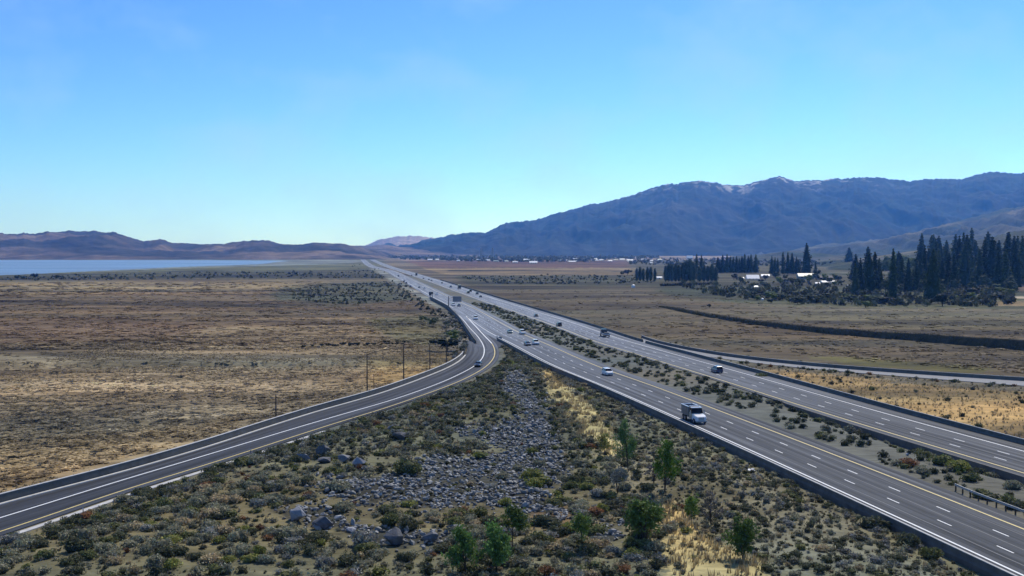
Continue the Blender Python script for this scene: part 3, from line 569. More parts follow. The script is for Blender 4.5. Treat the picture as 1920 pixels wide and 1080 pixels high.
road_sign(810.5, 560.5, 4.6, 1.2, 1.2, 0, 'narrow dark sign standing right beside the small far sign')
# two pale tapered stacks by the far town
for px, lb in ((902, 'left one of two pale slender stacks at the far foot of the mountain'), (923.5, 'right one of two pale slender stacks at the far foot of the mountain')):
    x, y = at(px, 485); t = empty('pale_stack', (x, y, 0), label=lb, cat='stack', group='pale stacks beyond the town')
    MB().tube((0, 0, 7), (0, 0, 44), 5.0, 3.8, 14).build('shaft', M_conc, t); MB().tube((0, 0, -.4), (0, 0, 6.99), 5.5, 5.2, 14).build('base', M_conc, t)

# ------------------------------------------------------------------ tall dark slatted fence across the right field
FB = resamp(smooth(spline(ats([(1236, 575.5), (1330, 595), (1420, 609), (1500, 620), (1600, 629.5), (1700, 637.5), (1800, 646), (1916, 656), (2100, 672)]), 4), 5), 1.5)
_h = np.interp(to_px(FB[:, 0], FB[:, 1], 0)[0], [1236, 1270, 1500, 1700, 1916], [.4, 1.5, 2.3, 2.6, 3.5]); _n = np.arange(len(FB)); _h = _h * (.86 + .28 * fbm(_n * .12, _n * 0, 3, 12))
_pr = []
for o_, f_ in ((.0, -.1), (-.25, .35), (-.5, .7), (-.9, .96), (-1.5, 1.0), (-3.2, .75), (-6.0, -.1)):
    _pr.append((o_ + .5 * (fbm(_n * .22, _n * 0 + o_, 3, 13) - .5), _h * f_ + .25 * (fbm(_n * .5, _n * 0 + o_ * 3, 2, 14) - .5) * (f_ > 0)))
# the bank faces the camera with its steep side; offsets run away from the camera
_V = np.stack([np.c_[offs(FB, o), z] for o, z in _pr], 1).reshape(-1, 3); _k = len(_pr); _i = np.arange(len(FB) - 1)[:, None] * _k; _j = np.arange(_k - 1)[None]; _a = (_i + _j).ravel()
bcol = np.array((.085, .070, .045))[None] * (.6 + .9 * fbm(_V[:, 0] * .6, _V[:, 1] * .6 + _V[:, 2], 3, 15))[:, None]
bank = link('embankment', mesh_np('embankment', _V, np.c_[_a, _a + 1, _a + 1 + _k, _a + _k], M_ground, bcol, True)); set_props(bank, 'long low dark earth bank running diagonally across the brown field', 'embankment')
_r = np.random.default_rng(77); _q = _r.integers(0, len(FB), 5200); _t = _r.uniform(0, 1, 5200); _b = offs(FB, -.15)[_q] * (1 - _t[:, None]) + offs(FB, -1.0)[_q] * _t[:, None] + _r.normal(0, .35, (5200, 2)); _z = _h[_q] * _t * .95
bsz = _r.uniform(.25, .7, 5200); _VV = np.stack([np.c_[_b - (.14, 0), _z - .1], np.c_[_b + (.14, 0), _z - .1], np.c_[_b + _r.normal(0, .1, (5200, 2)), _z + bsz]], 1).reshape(-1, 3)
_cc = np.repeat(np.array(((.085, .082, .045),)) * _r.uniform(.5, 1.6, (5200, 1)), 3, 0)
set_props(link('grass', mesh_np('grass', _VV, np.arange(15600).reshape(-1, 3), M_shrub, _cc), bank), kind='stuff')

# ------------------------------------------------------------------ vehicles
def ring(y, hw, z0, z1, tuck=.0, r=.12):
    return [(-hw + tuck, y, z0), (-hw, y, z0 + r), (-hw, y, (z0 + z1) / 2 + .1), (-hw + .06, y, z1 - .03), (-hw + .2, y, z1), (hw - .2, y, z1), (hw - .06, y, z1 - .03), (hw, y, (z0 + z1) / 2 + .1), (hw, y, z0 + r), (hw - tuck, y, z0)]
def wheels(root, W, ys, r=.33, wd=.22, x=None):
    tm = MB().tube((-wd / 2, 0, 0), (wd / 2, 0, 0), r, r, 16).mesh('tyre', M_tyre, .02); rm = MB().tube((-wd / 2 - .012, 0, 0), (wd / 2 + .012, 0, 0), r * .58, r * .58, 12).mesh('rim', M_rim)
    for y in ys:
        for s in (-1, 1):
            t = link('wheel', tm, root, (s * (W / 2 - wd / 2 - .02), y, r)); link('rim', rm, t)
def car(kind, paint, far=False):
    """front of the vehicle looks along +Y"""
    t = empty('parked', (0, 0, 0)); P = PAINTS[paint]
    if kind == 'sedan':
        L, W, H = 4.7, 1.82, 1.43; st = [(-L / 2, .80, .38, .88), (-L / 2 + .25, .88, .25, 1.0), (-1.0, .91, .22, 1.0), (.9, .91, .22, .98), (1.6, .89, .22, .90), (L / 2 - .25, .85, .25, .78), (L / 2, .76, .36, .66)]
        gb, gt = [(-1.85, .80), (1.15, .80)], [(-1.05, .60), (.25, .60)]; zb = .985
    elif kind == 'suv':
        L, W, H = 4.75, 1.92, 1.78; st = [(-L / 2, .86, .42, 1.1), (-L / 2 + .2, .93, .28, 1.16), (-1.0, .96, .26, 1.16), (.9, .96, .26, 1.14), (1.5, .94, .26, 1.08), (L / 2 - .2, .90, .28, .98), (L / 2, .82, .40, .84)]
        gb, gt = [(-2.28, .88), (1.15, .86)], [(-2.0, .70), (.45, .68)]; zb = 1.145
    elif kind == 'pickup':
        L, W, H = 5.8, 2.0, 1.9; st = [(-L / 2, .93, .5, 1.12), (-L / 2 + .12, .98, .38, 1.16), (-1.0, .98, .34, 1.16), (1.0, .98, .34, 1.16), (1.9, .96, .34, 1.12), (L / 2 - .15, .93, .38, 1.04), (L / 2, .86, .46, .92)]
        gb, gt = [(-.65, .88), (1.45, .86)], [(-.5, .72), (.65, .70)]; zb = 1.15
    MB().loft([ring(y, hw, z0, z1) for y, hw, z0, z1 in st]).build('body', P, t)
    (y0, w0), (y1, w1) = gb; (y2, w2), (y3, w3) = gt; zt = H - .06
    MB().add([(-w0, y0, zb), (w0, y0, zb), (w1, y1, zb), (-w1, y1, zb), (-w2, y2, zt), (w2, y2, zt), (w3, y3, zt), (-w3, y3, zt)], [(0, 3, 2, 1), (4, 5, 6, 7), (0, 1, 5, 4), (1, 2, 6, 5), (2, 3, 7, 6), (3, 0, 4, 7)]).build('window_band', M_glass, t)
    MB().add([(-w2 - .02, y2 - .05, zt + .004), (w2 + .02, y2 - .05, zt + .004), (w3 + .02, y3 + .08, zt + .004), (-w3 - .02, y3 + .08, zt + .004), (-w2 + .08, y2 + .1, zt + .06), (w2 - .08, y2 + .1, zt + .06), (w3 - .08, y3 - .1, zt + .06), (-w3 + .08, y3 - .1, zt + .06)], [(0, 3, 2, 1), (4, 5, 6, 7), (0, 1, 5, 4), (1, 2, 6, 5), (2, 3, 7, 6), (3, 0, 4, 7)]).build('roof', P, t)
    wheels(t, W, (-L / 2 + .95, L / 2 - .9), .34 if kind == 'sedan' else .38)
    if not far:
        for s in (-1, 1):
            MB().box(s * W * .36 - .17, s * W * .36 + .17, L / 2 - .14, L / 2 + .02, .62 if kind == 'sedan' else .74, .76 if kind == 'sedan' else .9).build('headlight', M_lamp, t, bevel=.03)
            MB().box(s * W * .40 - .09, s * W * .40 + .09, -L / 2 - .02, -L / 2 + .1, .75, .98).build('tail_light', M_tail, t, bevel=.02)
            MB().box(s * (W / 2 + .1) - .08, s * (W / 2 + .1) + .08, .9, 1.02, zb - .08, zb + .12).build('mirror', P, t, bevel=.03)
            MB().add([(s * (w0 + .006) if k == 0 else 0, 0, 0) for k in range(0)], []) if False else None
        MB().box(-W * .28, W * .28, L / 2 - .1, L / 2 + .012, .45, .6).build('grille', M_dmetal, t, bevel=.02)
        for yy in ((y0 + y1) / 2 - .35,):
            for s in (-1, 1):
                wx = (w0 + w2) / 2; MB().add([(s * (w0 + .01), yy, zb), (s * (w0 + .01), yy + .1, zb), (s * (w2 + .015), yy + .1, zt), (s * (w2 + .015), yy, zt)], [(0, 1, 2, 3)]).build('door_pillar', P, t)
    if kind == 'pickup':
        MB().box(-.84, .84, -L / 2 + .14, -.72, 1.162, 1.172).build('bed_liner', M_tyre, t)
        b = MB()
        for s in (-1, 1): b.box(s * .92 - .06, s * .92 + .06, -L / 2 + .06, -.7, 1.15, 1.42)
        b.box(-.86, .86, -L / 2 + .02, -L / 2 + .1, 1.15, 1.42); b.build('bed_side', P, t)
    return t
def heading(P, x, y):
    i = int(np.argmin(np.hypot(P[:, 0] - x, P[:, 1] - y))); i = min(max(i, 1), len(P) - 2); d = P[i + 1] - P[i - 1]; return math.atan2(-d[0], d[1])
VEH = [ # kind, paint, px, py of the base, road, away, far, name, category, label
    ('suv', 'white', 1139, 703, A, 0, 0, 'white hatchback type car driving towards the camera ahead of the truck lane'),
    ('sedan', 'black', 989, 647.5, A, 0, 0, 'dark car driving beside the white car in the near carriageway'),
    ('suv', 'white', 1004.5, 646, A, 0, 0, 'white car with dark front beside the dark car in the near carriageway'),
    ('suv', 'white', 979.5, 626.5, A, 0, 0, 'white car in the lane next to the yellow line opposite the median bushes'),
    ('sedan', 'green', 956, 624.5, A, 0, 1, 'faint grey green car left of the white one before the gore'),
    ('suv', 'white', 892, 599, A, 0, 1, 'white topped car passing the tip of the painted gore'),
    ('suv', 'white', 850, 573.5, A, 0, 1, 'white car just right of the overhead sign post'),
    ('sedan', 'black', 860.5, 574.5, A, 0, 1, 'small black car under the overhead sign panel'),
    ('suv', 'white', 819, 553, A, 0, 1, 'white car between the small dark signs and the sign panel'),
    ('sedan', 'silver', 796, 542, A, 0, 1, 'pale silver car far off behind a dark one'),
    ('sedan', 'black', 786, 540, A, 0, 1, 'dark car in front of a pale silver car far off'),
    ('suv', 'black', 769.5, 539, A, 0, 1, 'dark car on the outer shoulder side of the far bend of traffic'),
    ('suv', 'navy', 762, 532, A, 0, 1, 'second in a pair of dark far vehicles following closely'),
    ('suv', 'black', 757.5, 529, A, 0, 1, 'first in a pair of dark far vehicles following closely'),
    ('pickup', 'black', 747, 518.5, A, 0, 1, 'farthest dark truck seen on the near carriageway'),
    ('suv', 'navy', 1344, 698, B, 1, 0, 'dark blue van with a bright roof driving away beside the dark barrier'),
    ('suv', 'black', 1048, 611.5, B, 1, 0, 'black car driving away next to the median yellow line'),
    ('sedan', 'black', 1005, 593.5, B, 1, 1, 'low dark car driving away farther on than the black one'),
    ('sedan', 'black', 901, 557.5, B, 1, 1, 'nearest of four small dark cars bunched on the far carriageway'),
    ('suv', 'black', 894.4, 552, B, 1, 1, 'second nearest of four small dark cars bunched on the far carriageway'),
    ('suv', 'black', 877.7, 550, B, 1, 1, 'inner one of the two leading dark cars in the far bunch'),
    ('suv', 'black', 881.9, 547, B, 1, 1, 'outer one of the two leading dark cars in the far bunch'),
    ('suv', 'grey', 845, 539, B, 1, 1, 'small dark car driving left of the dark box truck'),
    ('sedan', 'black', 828.7, 531.5, B, 1, 1, 'small dark car alone on the far carriageway beyond the box truck'),
    ('sedan', 'grey', 809, 527, B, 1, 1, 'nearest of three grey specks of cars on the pale far road'),
    ('sedan', 'grey', 804, 525, B, 1, 1, 'middle of three grey specks of cars on the pale far road'),
    ('sedan', 'grey', 794, 523, B, 1, 1, 'farthest of three grey specks of cars on the pale far road'),
    ('sedan', 'grey', 772, 517, B, 1, 1, 'tiny grey car just behind the farthest dark truck'),
    ('sedan', 'black', 897, 687, RW, 0, 0, 'black car driving down the curving exit ramp'),
]
protos = {}
for kind, paint, px, py, road, away, far, lb in VEH:
    key = (kind, paint, far)
    if key not in protos: protos[key] = car(kind, paint, bool(far)); t = protos[key]
    else: t = copy_tree(protos[key])
    x, y = at(px, py); h = heading(road, x, y); t.location = (x, y, .006); t.rotation_euler = (0, 0, h if away else h + math.pi)
    if road is RW: t.rotation_euler = (0, 0, h + math.pi)
    t.name = 'pickup_truck' if kind == 'pickup' else 'car'; set_props(t, lb, 'truck' if kind == 'pickup' else 'car', 'cars on the freeway lanes' if road is not RW else None)
def big_truck(px, py, road, away, kind, label, cat, name):
    x, y = at(px, py); h = heading(road, x, y); t = empty(name, (x, y, .006), h if away else h + math.pi, label=label, cat=cat)
    if kind == 'dump':
        W = 2.4; P = PAINTS['white']; S = PAINTS['tan']
        MB().loft([ring(y_, hw, z0, z1) for y_, hw, z0, z1 in [(1.7, 1.12, .62, 1.72), (2.6, 1.1, .6, 1.66), (3.5, 1.04, .6, 1.5), (3.75, .95, .66, 1.34)]]).build('hood', P, t)
        MB().loft([ring(y_, hw, z0, z1) for y_, hw, z0, z1 in [(.15, 1.16, .7, 1.9), (1.69, 1.16, .7, 1.8)]]).build('cab_body', S, t)
        MB().add([(-1.1, .2, 1.9), (1.1, .2, 1.9), (1.1, 1.66, 1.8), (-1.1, 1.66, 1.8), (-1.0, .25, 2.72), (1.0, .25, 2.72), (.96, 1.25, 2.72), (-.96, 1.25, 2.72)], [(0, 3, 2, 1), (4, 5, 6, 7), (0, 1, 5, 4), (1, 2, 6, 5), (2, 3, 7, 6), (3, 0, 4, 7)]).build('window_band', M_glass, t)
        MB().box(-1.06, 1.06, .1, 1.42, 2.724, 2.86).build('roof', P, t, bevel=.06)
        b = MB()
        for s in (-1, 1): b.box(s * 1.12 - .05, s * 1.12 + .05, -4.2, -.1, 1.1, 2.75)
        b.box(-1.07, 1.07, -4.2, -4.1, 1.1, 2.75).box(-1.07, 1.07, -.2, -.1, 1.1, 2.95).box(-1.07, 1.07, -4.1, -.2, 1.1, 1.2); b.build('dump_body', PAINTS['grey'], t)
        b = MB()
        for s in (-1, 1): b.box(s * 1.12 - .12, s * 1.12 + .12, -4.25, -.05, 2.754, 2.9)
        b.box(-.99, .99, -4.25, -4.03, 2.754, 2.9).box(-.99, .99, -.28, -.05, 2.954, 3.05); b.build('rim_rail', P, t, bevel=.03)
        b = MB()
        for s in (-1, 1):
            for k in range(5): yy = -3.9 + k * .85; b.box(s * 1.2 - .03, s * 1.2 + .03, yy, yy + .12, 1.1, 2.7)
        b.build('side_rib', PAINTS['grey'], t)
        MB().box(-.45, .45, -4.1, 2.0, .55, .9).build('chassis', M_dmetal, t)
        MB().box(-.55, .55, 3.72, 3.8, .72, 1.28).build('grille', M_metal, t, bevel=.02); MB().box(-1.15, 1.15, 3.74, 3.95, .42, .68).build('bumper', M_metal, t, bevel=.04)
        for s in (-1, 1):
            MB().box(s * .82 - .16, s * .82 + .16, 3.55, 3.72, .85, 1.1).build('headlight', M_lamp, t, bevel=.03); MB().box(s * 1.38 - .1, s * 1.38 + .1, 1.5, 1.6, 1.75, 2.35).build('mirror', M_metal, t, bevel=.02)
            MB().box(s * 1.17 - .04, s * 1.17 + .04, 2.2, 3.3, 1.02, 1.12).build('fender', P, t)
        wheels(t, W, (2.75, -2.1, -3.35), .5, .3)
    elif kind == 'bobtail':
        P = PAINTS['navy']
        MB().box(-1.1, 1.1, .9, 3.0, .75, 2.75).build('cab', P, t, bevel=.14); MB().box(-.95, .95, .86, .9, 1.75, 2.45).build('rear_window', M_glass, t)
        MB().loft([ring(y_, hw, z0, z1) for y_, hw, z0, z1 in [(3.0, 1.05, .7, 1.7), (4.1, .95, .7, 1.5)]]).build('hood', P, t)
        MB().box(-1.18, 1.18, -4.6, .6, 1.0, 1.2).build('flatbed', PAINTS['silver'], t, bevel=.03)
        b = MB()
        for s in (-1, 1): b.box(s * 1.14 - .05, s * 1.14 + .05, -4.6, .5, 1.2, 1.42)
        b.box(-1.09, 1.09, -4.6, -4.5, 1.2, 1.42); b.build('bed_side', PAINTS['silver'], t)
        MB().box(-.8, .8, -3.9, -1.9, 1.2, 1.75).build('toolbox', M_dmetal, t, bevel=.05); MB().box(-1.12, 1.12, .6, .72, 1.0, 2.6).build('headboard', M_dmetal, t)
        MB().box(-.4, .4, -4.4, 3.6, .55, .95).build('chassis', M_dmetal, t)
        for s in (-1, 1): MB().box(s * .95 - .12, s * .95 + .12, -4.66, -4.6, .8, .98).build('tail_light', M_tail, t)
        wheels(t, 2.3, (2.9, -3.0), .48, .3)
    else:
        MB().box(-1.2, 1.2, -4.4, 1.9, 1.0, 3.5).build('cargo_box', PAINTS['black'], t, bevel=.05); MB().box(-1.22, 1.22, -4.42, 1.92, 3.505, 3.56).build('roof', PAINTS['white'], t)
        MB().box(-1.05, 1.05, 2.0, 3.9, .7, 2.4).build('cab', PAINTS['black'], t, bevel=.15); MB().box(-.4, .4, -4.2, 3.0, .55, .98).build('chassis', M_dmetal, t); wheels(t, 2.3, (2.9, -2.9), .48, .3)
    return t
big_truck(1302, 790, A, 0, 'dump', 'white hooded dump truck with open body driving towards the camera', 'truck', 'dump_truck')
big_truck(1134, 631, B, 1, 'bobtail', 'dark blue flatbed truck driving away beside the far barrier', 'truck', 'flatbed_truck')
big_truck(861, 542, B, 1, 'box', 'dark box truck with pale roof on the far carriageway', 'truck', 'box_truck')
big_truck(780.5, 517, B, 1, 'box', 'dark box truck farthest off at the right edge of the road', 'truck', 'box_truck')
#PART3
# ------------------------------------------------------------------ plants
RNG = np.random.default_rng(11)
def leaf_cards(cen, size, flat=0.0, rng=RNG, quad=False):
    n = len(cen); size = np.broadcast_to(size, n)[:, None]
    a = rng.normal(size=(n, 3)); a[:, 2] *= (1 - flat); a /= np.linalg.norm(a, axis=1)[:, None] + 1e-9
    b = rng.normal(size=(n, 3)); b -= a * (a * b).sum(1)[:, None]; b /= np.linalg.norm(b, axis=1)[:, None] + 1e-9
    if quad:
        V = np.stack([cen - a * size, cen - b * size * .6, cen + a * size, cen + b * size * .6], 1).reshape(-1, 3); F = np.arange(4 * n).reshape(-1, 4)
    else:
        V = np.stack([cen - a * size * .7 - b * size * .5, cen + a * size, cen - a * size * .5 + b * size * .8], 1).reshape(-1, 3); F = np.arange(3 * n).reshape(-1, 3)
    return V, F
ICO = []
for q in (1, 2):
    _bm = bmesh.new(); bmesh.ops.create_icosphere(_bm, subdivisions=q, radius=1); _bm.verts.ensure_lookup_table()
    ICO_V = np.array([v.co[:] for v in _bm.verts]); ICO_F = np.array([[v.index for v in f.verts] for f in _bm.faces]); _bm.free()
    ICO.append((ICO_V, ICO_F[ICO_V[ICO_F][:, :, 2].mean(1) > -.25]))
def shrub_data(n, base, rng, tall=.75, lobes=5, dead=0):
    L = np.c_[rng.normal(0, .24, (lobes, 2)), rng.uniform(.15, .42, lobes) * tall]; rr = rng.uniform(.28, .44, lobes)
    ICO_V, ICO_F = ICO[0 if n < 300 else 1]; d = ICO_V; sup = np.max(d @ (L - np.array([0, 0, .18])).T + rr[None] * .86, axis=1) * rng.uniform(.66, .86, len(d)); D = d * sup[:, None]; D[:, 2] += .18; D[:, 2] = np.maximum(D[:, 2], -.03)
    cd = np.array(base)[None] * rng.uniform(.6, 1.1, (len(D), 1)) * .6; D[:, :2] += rng.normal(0, .03, (len(D), 2))  # dark inner branches, with shade inside the shrub put into the colour
    k = rng.integers(0, lobes, n); d = rng.normal(size=(n, 3)); d /= np.linalg.norm(d, axis=1)[:, None]; d[:, 2] = np.abs(d[:, 2]) * 1.0 - .15
    c = L[k] + d * rr[k][:, None] * rng.uniform(.85, 1.22, n)[:, None] * np.array([1, 1, 1]); c[:, 2] = np.maximum(c[:, 2], .02)
    V, F = leaf_cards(c, rng.uniform(.05, .10, n) * (1.25 if n < 200 else 1.0), rng=rng)
    cl = np.array(base)[None] * rng.uniform(.7, 1.7, (n, 1)) * (1 + rng.normal(0, .05, (n, 3))); col = np.repeat(np.clip(cl, .005, .7), 3, 0)
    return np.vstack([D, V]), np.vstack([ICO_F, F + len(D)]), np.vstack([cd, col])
SH_KIND = {'sage': (.275, .262, .165), 'dark': (.10, .105, .055), 'olive': (.165, .17, .062), 'rabbit': (.25, .25, .065), 'dry': (.46, .36, .20), 'grey': (.29, .285, .235), 'rust': (.26, .13, .055)}
SH_N = {}; SH_M = {}
for kn, c in SH_KIND.items():
    SH_N[kn] = [shrub_data(150, c, np.random.default_rng(100 + i + len(kn) * 7)) for i in range(3)]
    SH_M[kn] = []
    for i in range(3):
        V, F, col = shrub_data(620, c, np.random.default_rng(200 + i + len(kn) * 9), lobes=7)
        SH_M[kn].append(mesh_np('foliage', V, F, M_shrub, col))
def joined(name, inst, bank, m, label_kind='stuff', parent=None):
    """inst rows: kind, variant, x, y, z, scale, rot, tint"""
    Vs, Fs, Cs = [], [], []; off = 0
    for kn, v, x, y, z, s, r, tt in inst:
        V, F, c = bank[kn][v]; ca, sa = math.cos(r), math.sin(r)
        W = np.c_[(V[:, 0] * ca - V[:, 1] * sa) * s + x, (V[:, 0] * sa + V[:, 1] * ca) * s + y, V[:, 2] * s + z]
        Vs.append(W); Fs.append(F + off); Cs.append(c * tt); off += len(V)
    o = link(name, mesh_np(name, np.vstack(Vs), np.vstack(Fs), m, np.clip(np.vstack(Cs), 0, .8)), parent); o['kind'] = 'stuff'; return o

def in_talus(px, py):
    m = np.zeros(np.shape(px), bool)
    for p in TALUS: m |= inpoly(px, py, p)
    return m
GOLD = [ZONES_NEAR[5][0], ZONES_NEAR[6][0]]
# --- notable shrubs set by hand
NOTE = [ # px, py base, width px, kind, tall, label
    (148, 1040, 40, 'dark', .95, 'large round dark shrub alone above the lower left corner'),
    (682, 1036, 46, 'grey', .9, 'round grey dome shaped shrub beside the tilted boulders'),
    (992, 908, 34, 'rabbit', .8, 'upper yellow green bush at the right edge of the rock field'),
    (1008, 925, 34, 'rabbit', .8, 'lower yellow green bush at the right edge of the rock field'),
    (758, 898, 40, 'olive', .85, 'dark olive bush above the left tongue of the rocks'),
    (728, 998, 32, 'olive', .95, 'round olive bush just above the tilted boulder'),
    (768, 1008, 32, 'dark', .95, 'dark upright bush right of the round olive bush'),
    (630, 930, 40, 'sage', .7, 'pale sage mound in the middle of the left rock tongue'),
    (1025, 1000, 44, 'dark', .75, 'wide dark shrub under the lower point of the rock field'),
    (1276, 958, 16, 'rust', .8, 'small red leaved shrub by the golden wash'),
    (1745, 925, 0, 'rabbit', .8, ''), 
    (1640, 985, 46, 'dark', .8, 'dark bushy clump against the barrier at lower right'),
    (1700, 1015, 40, 'dark', .85, 'last dark clump against the barrier nearest the corner'),
    (1747, 1040, 34, 'olive', .9, 'olive bush touching the barrier near the bottom right'),
    (1765, 868, 36, 'olive', .8, 'yellowish bush beside the retaining wall in the median'),
    (1800, 880, 38, 'rabbit', .8, 'bright olive bush right of another under the retaining wall'),
    (1706, 872, 34, 'rust', .7, 'reddish brown bush in the median near the pale stone'),
    (1430, 705, 18, 'olive', .9, 'upright olive bush at the tip of the golden grass'),
    (225, 868 + 90, 26, 'dark', .8, 'dark shrub hiding the end of the long white gutter'),
    (275, 935, 30, 'dark', .8, 'wide dark shrub between two white gutter pieces'),
    (1390, 1075, 0, 'dark', .8, ''),
]
inst = []; big = []
taken = []
for px, py, wpx, kn, tall, lb in NOTE:
    if not lb: continue
    x, y = at(px, py); s = wpx * y / FPX; V, F, col = shrub_data(900, SH_KIND[kn], np.random.default_rng(int(px)), tall, 9)
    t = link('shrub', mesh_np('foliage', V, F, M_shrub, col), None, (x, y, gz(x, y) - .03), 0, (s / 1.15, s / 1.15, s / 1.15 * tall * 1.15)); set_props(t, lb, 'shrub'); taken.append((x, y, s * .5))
taken = np.array(taken)
# --- scattered shrubs
def scatter(n, box, keep, rng):
    x = rng.uniform(box[0], box[1], n); y = rng.uniform(box[2], box[3], n); k = keep(x, y); return x[k], y[k]
rg = np.random.default_rng(5)
def put(x, y, kinds, p, smin, smax, rng, region):
    z = ground_z(x, y); s = rng.uniform(0, 1, len(x)) ** 2.1 * (smax - smin) + smin
    if region in ('slope', 'sparse'): k_ = spaced(x, y, s); x, y, z, s = x[k_], y[k_], z[k_], s[k_]
    kk = rng.choice(len(kinds), len(x), p=p)
    for i in range(len(x)): big.append((kinds[kk[i]], int(rng.integers(0, 3)), x[i], y[i], z[i] - .04, s[i], rng.uniform(0, 6.28), rng.uniform(.7, 1.3), region))
def spaced(x, y, s, k=.33):
    order = np.argsort(-s); keep = []; X = np.empty((0, 3))
    for i in order:
        if len(X):
            d = np.hypot(X[:, 0] - x[i], X[:, 1] - y[i])
            if (d < k * (X[:, 2] + s[i])).any(): continue
        X = np.vstack([X, (x[i], y[i], s[i])]) if len(keep) % 400 == 0 or True else X; keep.append(i)
    return np.array(keep)
def gore_keep(x, y):
    a = signed(A_n, x, y); r = signed(RY, x, y); px, py = to_px(x, y, 0); d = fbm(x * .08, y * .08, 3, 77)
    far_t = np.all(np.hypot(x[:, None] - taken[:, 0], y[:, None] - taken[:, 1]) > taken[:, 2], axis=1)
    k = (a < -15.2) & (r > 3.3) & (px > -60) & (px < 1960) & (~(in_talus(px, py) | in_talus(px, py - 13)) | (rg.uniform(size=len(x)) < .06)) & far_t & (rg.uniform(size=len(x)) < .05 + 1.5 * d)
    g = inpoly(px, py, GOLD[0]) | inpoly(px, py, GOLD[1]); return k & (~g | (rg.uniform(size=len(x)) < .13))
x, y = scatter(30000, (-66, 66, 99, 400), gore_keep, rg); px, py = to_px(x, y, 0)
rt = px > 1180 + (py - 850) * .6
put(x[~rt], y[~rt], ['sage', 'dark', 'olive', 'rabbit', 'dry', 'grey', 'rust'], [.40, .24, .16, .04, .07, .07, .02], .55, 1.75, rg, 'slope')
put(x[rt], y[rt], ['sage', 'dark', 'olive', 'dry', 'grey'], [.38, .27, .1, .08, .17], .45, 1.2, rg, 'sparse')
def edge_keep(x, y):     # bushes crowding the ramp edge
    r = signed(RY, x, y); px, py = to_px(x, y, 0); return (r > 3.4) & (r < 7.5) & (px > 230) & (px < 950) & (y < 330)
x, y = scatter(2600, (-55, 10, 150, 330), edge_keep, rg); put(x, y, ['dark', 'sage', 'grey', 'olive'], [.5, .25, .15, .1], .9, 2.0, rg, 'slope')
def med_keep(x, y):
    a = signed(A_n, x, y); b = signed(B_n, x, y); w = a - 3.4; v = -b - 2.0; tot = w + v; c = np.abs(w / np.maximum(tot, .1) - .55)
    d = fbm(x * .06, y * .06, 3, 78); edge = np.minimum(np.abs(w - 3.2), np.abs(v - 2.2)) < 1.9
    return (w > .7) & (v > .5) & (d > .30) & (edge | (rg.uniform(size=len(x)) < .5))
x, y = scatter(14000, (-30, 100, 130, 700), med_keep, rg); ok = rg.uniform(size=len(x)) < np.where(y > 470, .8, .9); put(x[ok], y[ok], ['dark', 'olive', 'sage'], [.55, .2, .25], .7, 1.9, rg, 'median')
def gold_keep(x, y):
    b = signed(B_n, x, y); c = signed(CL, x, y); px, py = to_px(x, y, 0)
    return (b > 17) & (c > .6) & (px < 1990) & (px > 1290) & ((rg.uniform(size=len(x)) < .13) | ((c < 4.5) & (rg.uniform(size=len(x)) < .75)))
x, y = scatter(5200, (45, 190, 175, 380), gold_keep, rg); put(x, y, ['dark', 'olive', 'sage', 'rust'], [.5, .25, .2, .05], .5, 1.5, rg, 'gold')
def out_keep(x, y):
    c = signed(CW, x, y); px, py = to_px(x, y, 0); return (c < -.8) & (c > -6) & (px < 1990) & (px > 1230) & (rg.uniform(size=len(x)) < .3)
x, y = scatter(2600, (40, 200, 260, 420), out_keep, rg); 
put(x, y, ['dark', 'olive', 'rabbit', 'sage'], [.3, .35, .15, .2], .6, 1.7, rg, 'outer')
# beyond the parapet near the bend
def bend_keep(x, y): px, py = to_px(x, y, 0); return inpoly(px, py, [(842, 582), (862, 600), (888, 645), (870, 668), (845, 690), (835, 650), (832, 610)])
x, y = scatter(900, (-40, -10, 300, 620), bend_keep, rg); put(x, y, ['dark', 'grey', 'sage'], [.4, .4, .2], .8, 2.0, rg, 'bend')
# low seedlings and dead tufts between them
SMALL = {}
for kn in ('sage', 'dark', 'dry', 'grey'):
    SMALL[kn] = [shrub_data(34, SH_KIND[kn], np.random.default_rng(900 + i), lobes=3) for i in range(3)]
x, y = scatter(16000, (-66, 66, 99, 330), gore_keep, rg); z = ground_z(x, y); kk_ = rg.choice(4, len(x), p=(.42, .30, .16, .12))
joined('low_brush', [(('sage', 'dark', 'dry', 'grey')[kk_[i]], int(rg.integers(0, 3)), x[i], y[i], z[i] - .03, rg.uniform(.25, .6), rg.uniform(0, 6.28), rg.uniform(.7, 1.3)) for i in range(len(x))], SMALL, M_shrub)
# individual shrubs: those that show largest
score = [-(s[5] * FPX / s[3]) if (0 < to_px(s[2], s[3], 0)[0] < 1920 and to_px(s[2], s[3], 0)[1] < 1075) else 0 for s in big]
order = np.argsort(score); top = set(order[:280].tolist())
LBL = {'sage': ('sagebrush', 'low grey green sagebrush mound'), 'dark': ('shrub', 'dark bushy shrub'), 'olive': ('shrub', 'olive green rounded shrub'), 'rabbit': ('shrub', 'yellow green brush clump'), 'dry': ('grass_tussock', 'straw coloured dry grass tussock'), 'grey': ('shrub', 'pale grey twiggy shrub'), 'rust': ('shrub', 'rusty brown dry shrub')}
REG = {'slope': 'on the rocky slope inside the ramp bend', 'sparse': 'on the bare grey slope below the freeway barrier', 'median': 'in the gravel median between the carriageways', 'gold': 'in the golden grass beyond the far barrier', 'outer': 'outside the entry ramp barrier', 'bend': 'behind the parapet at the ramp bend'}
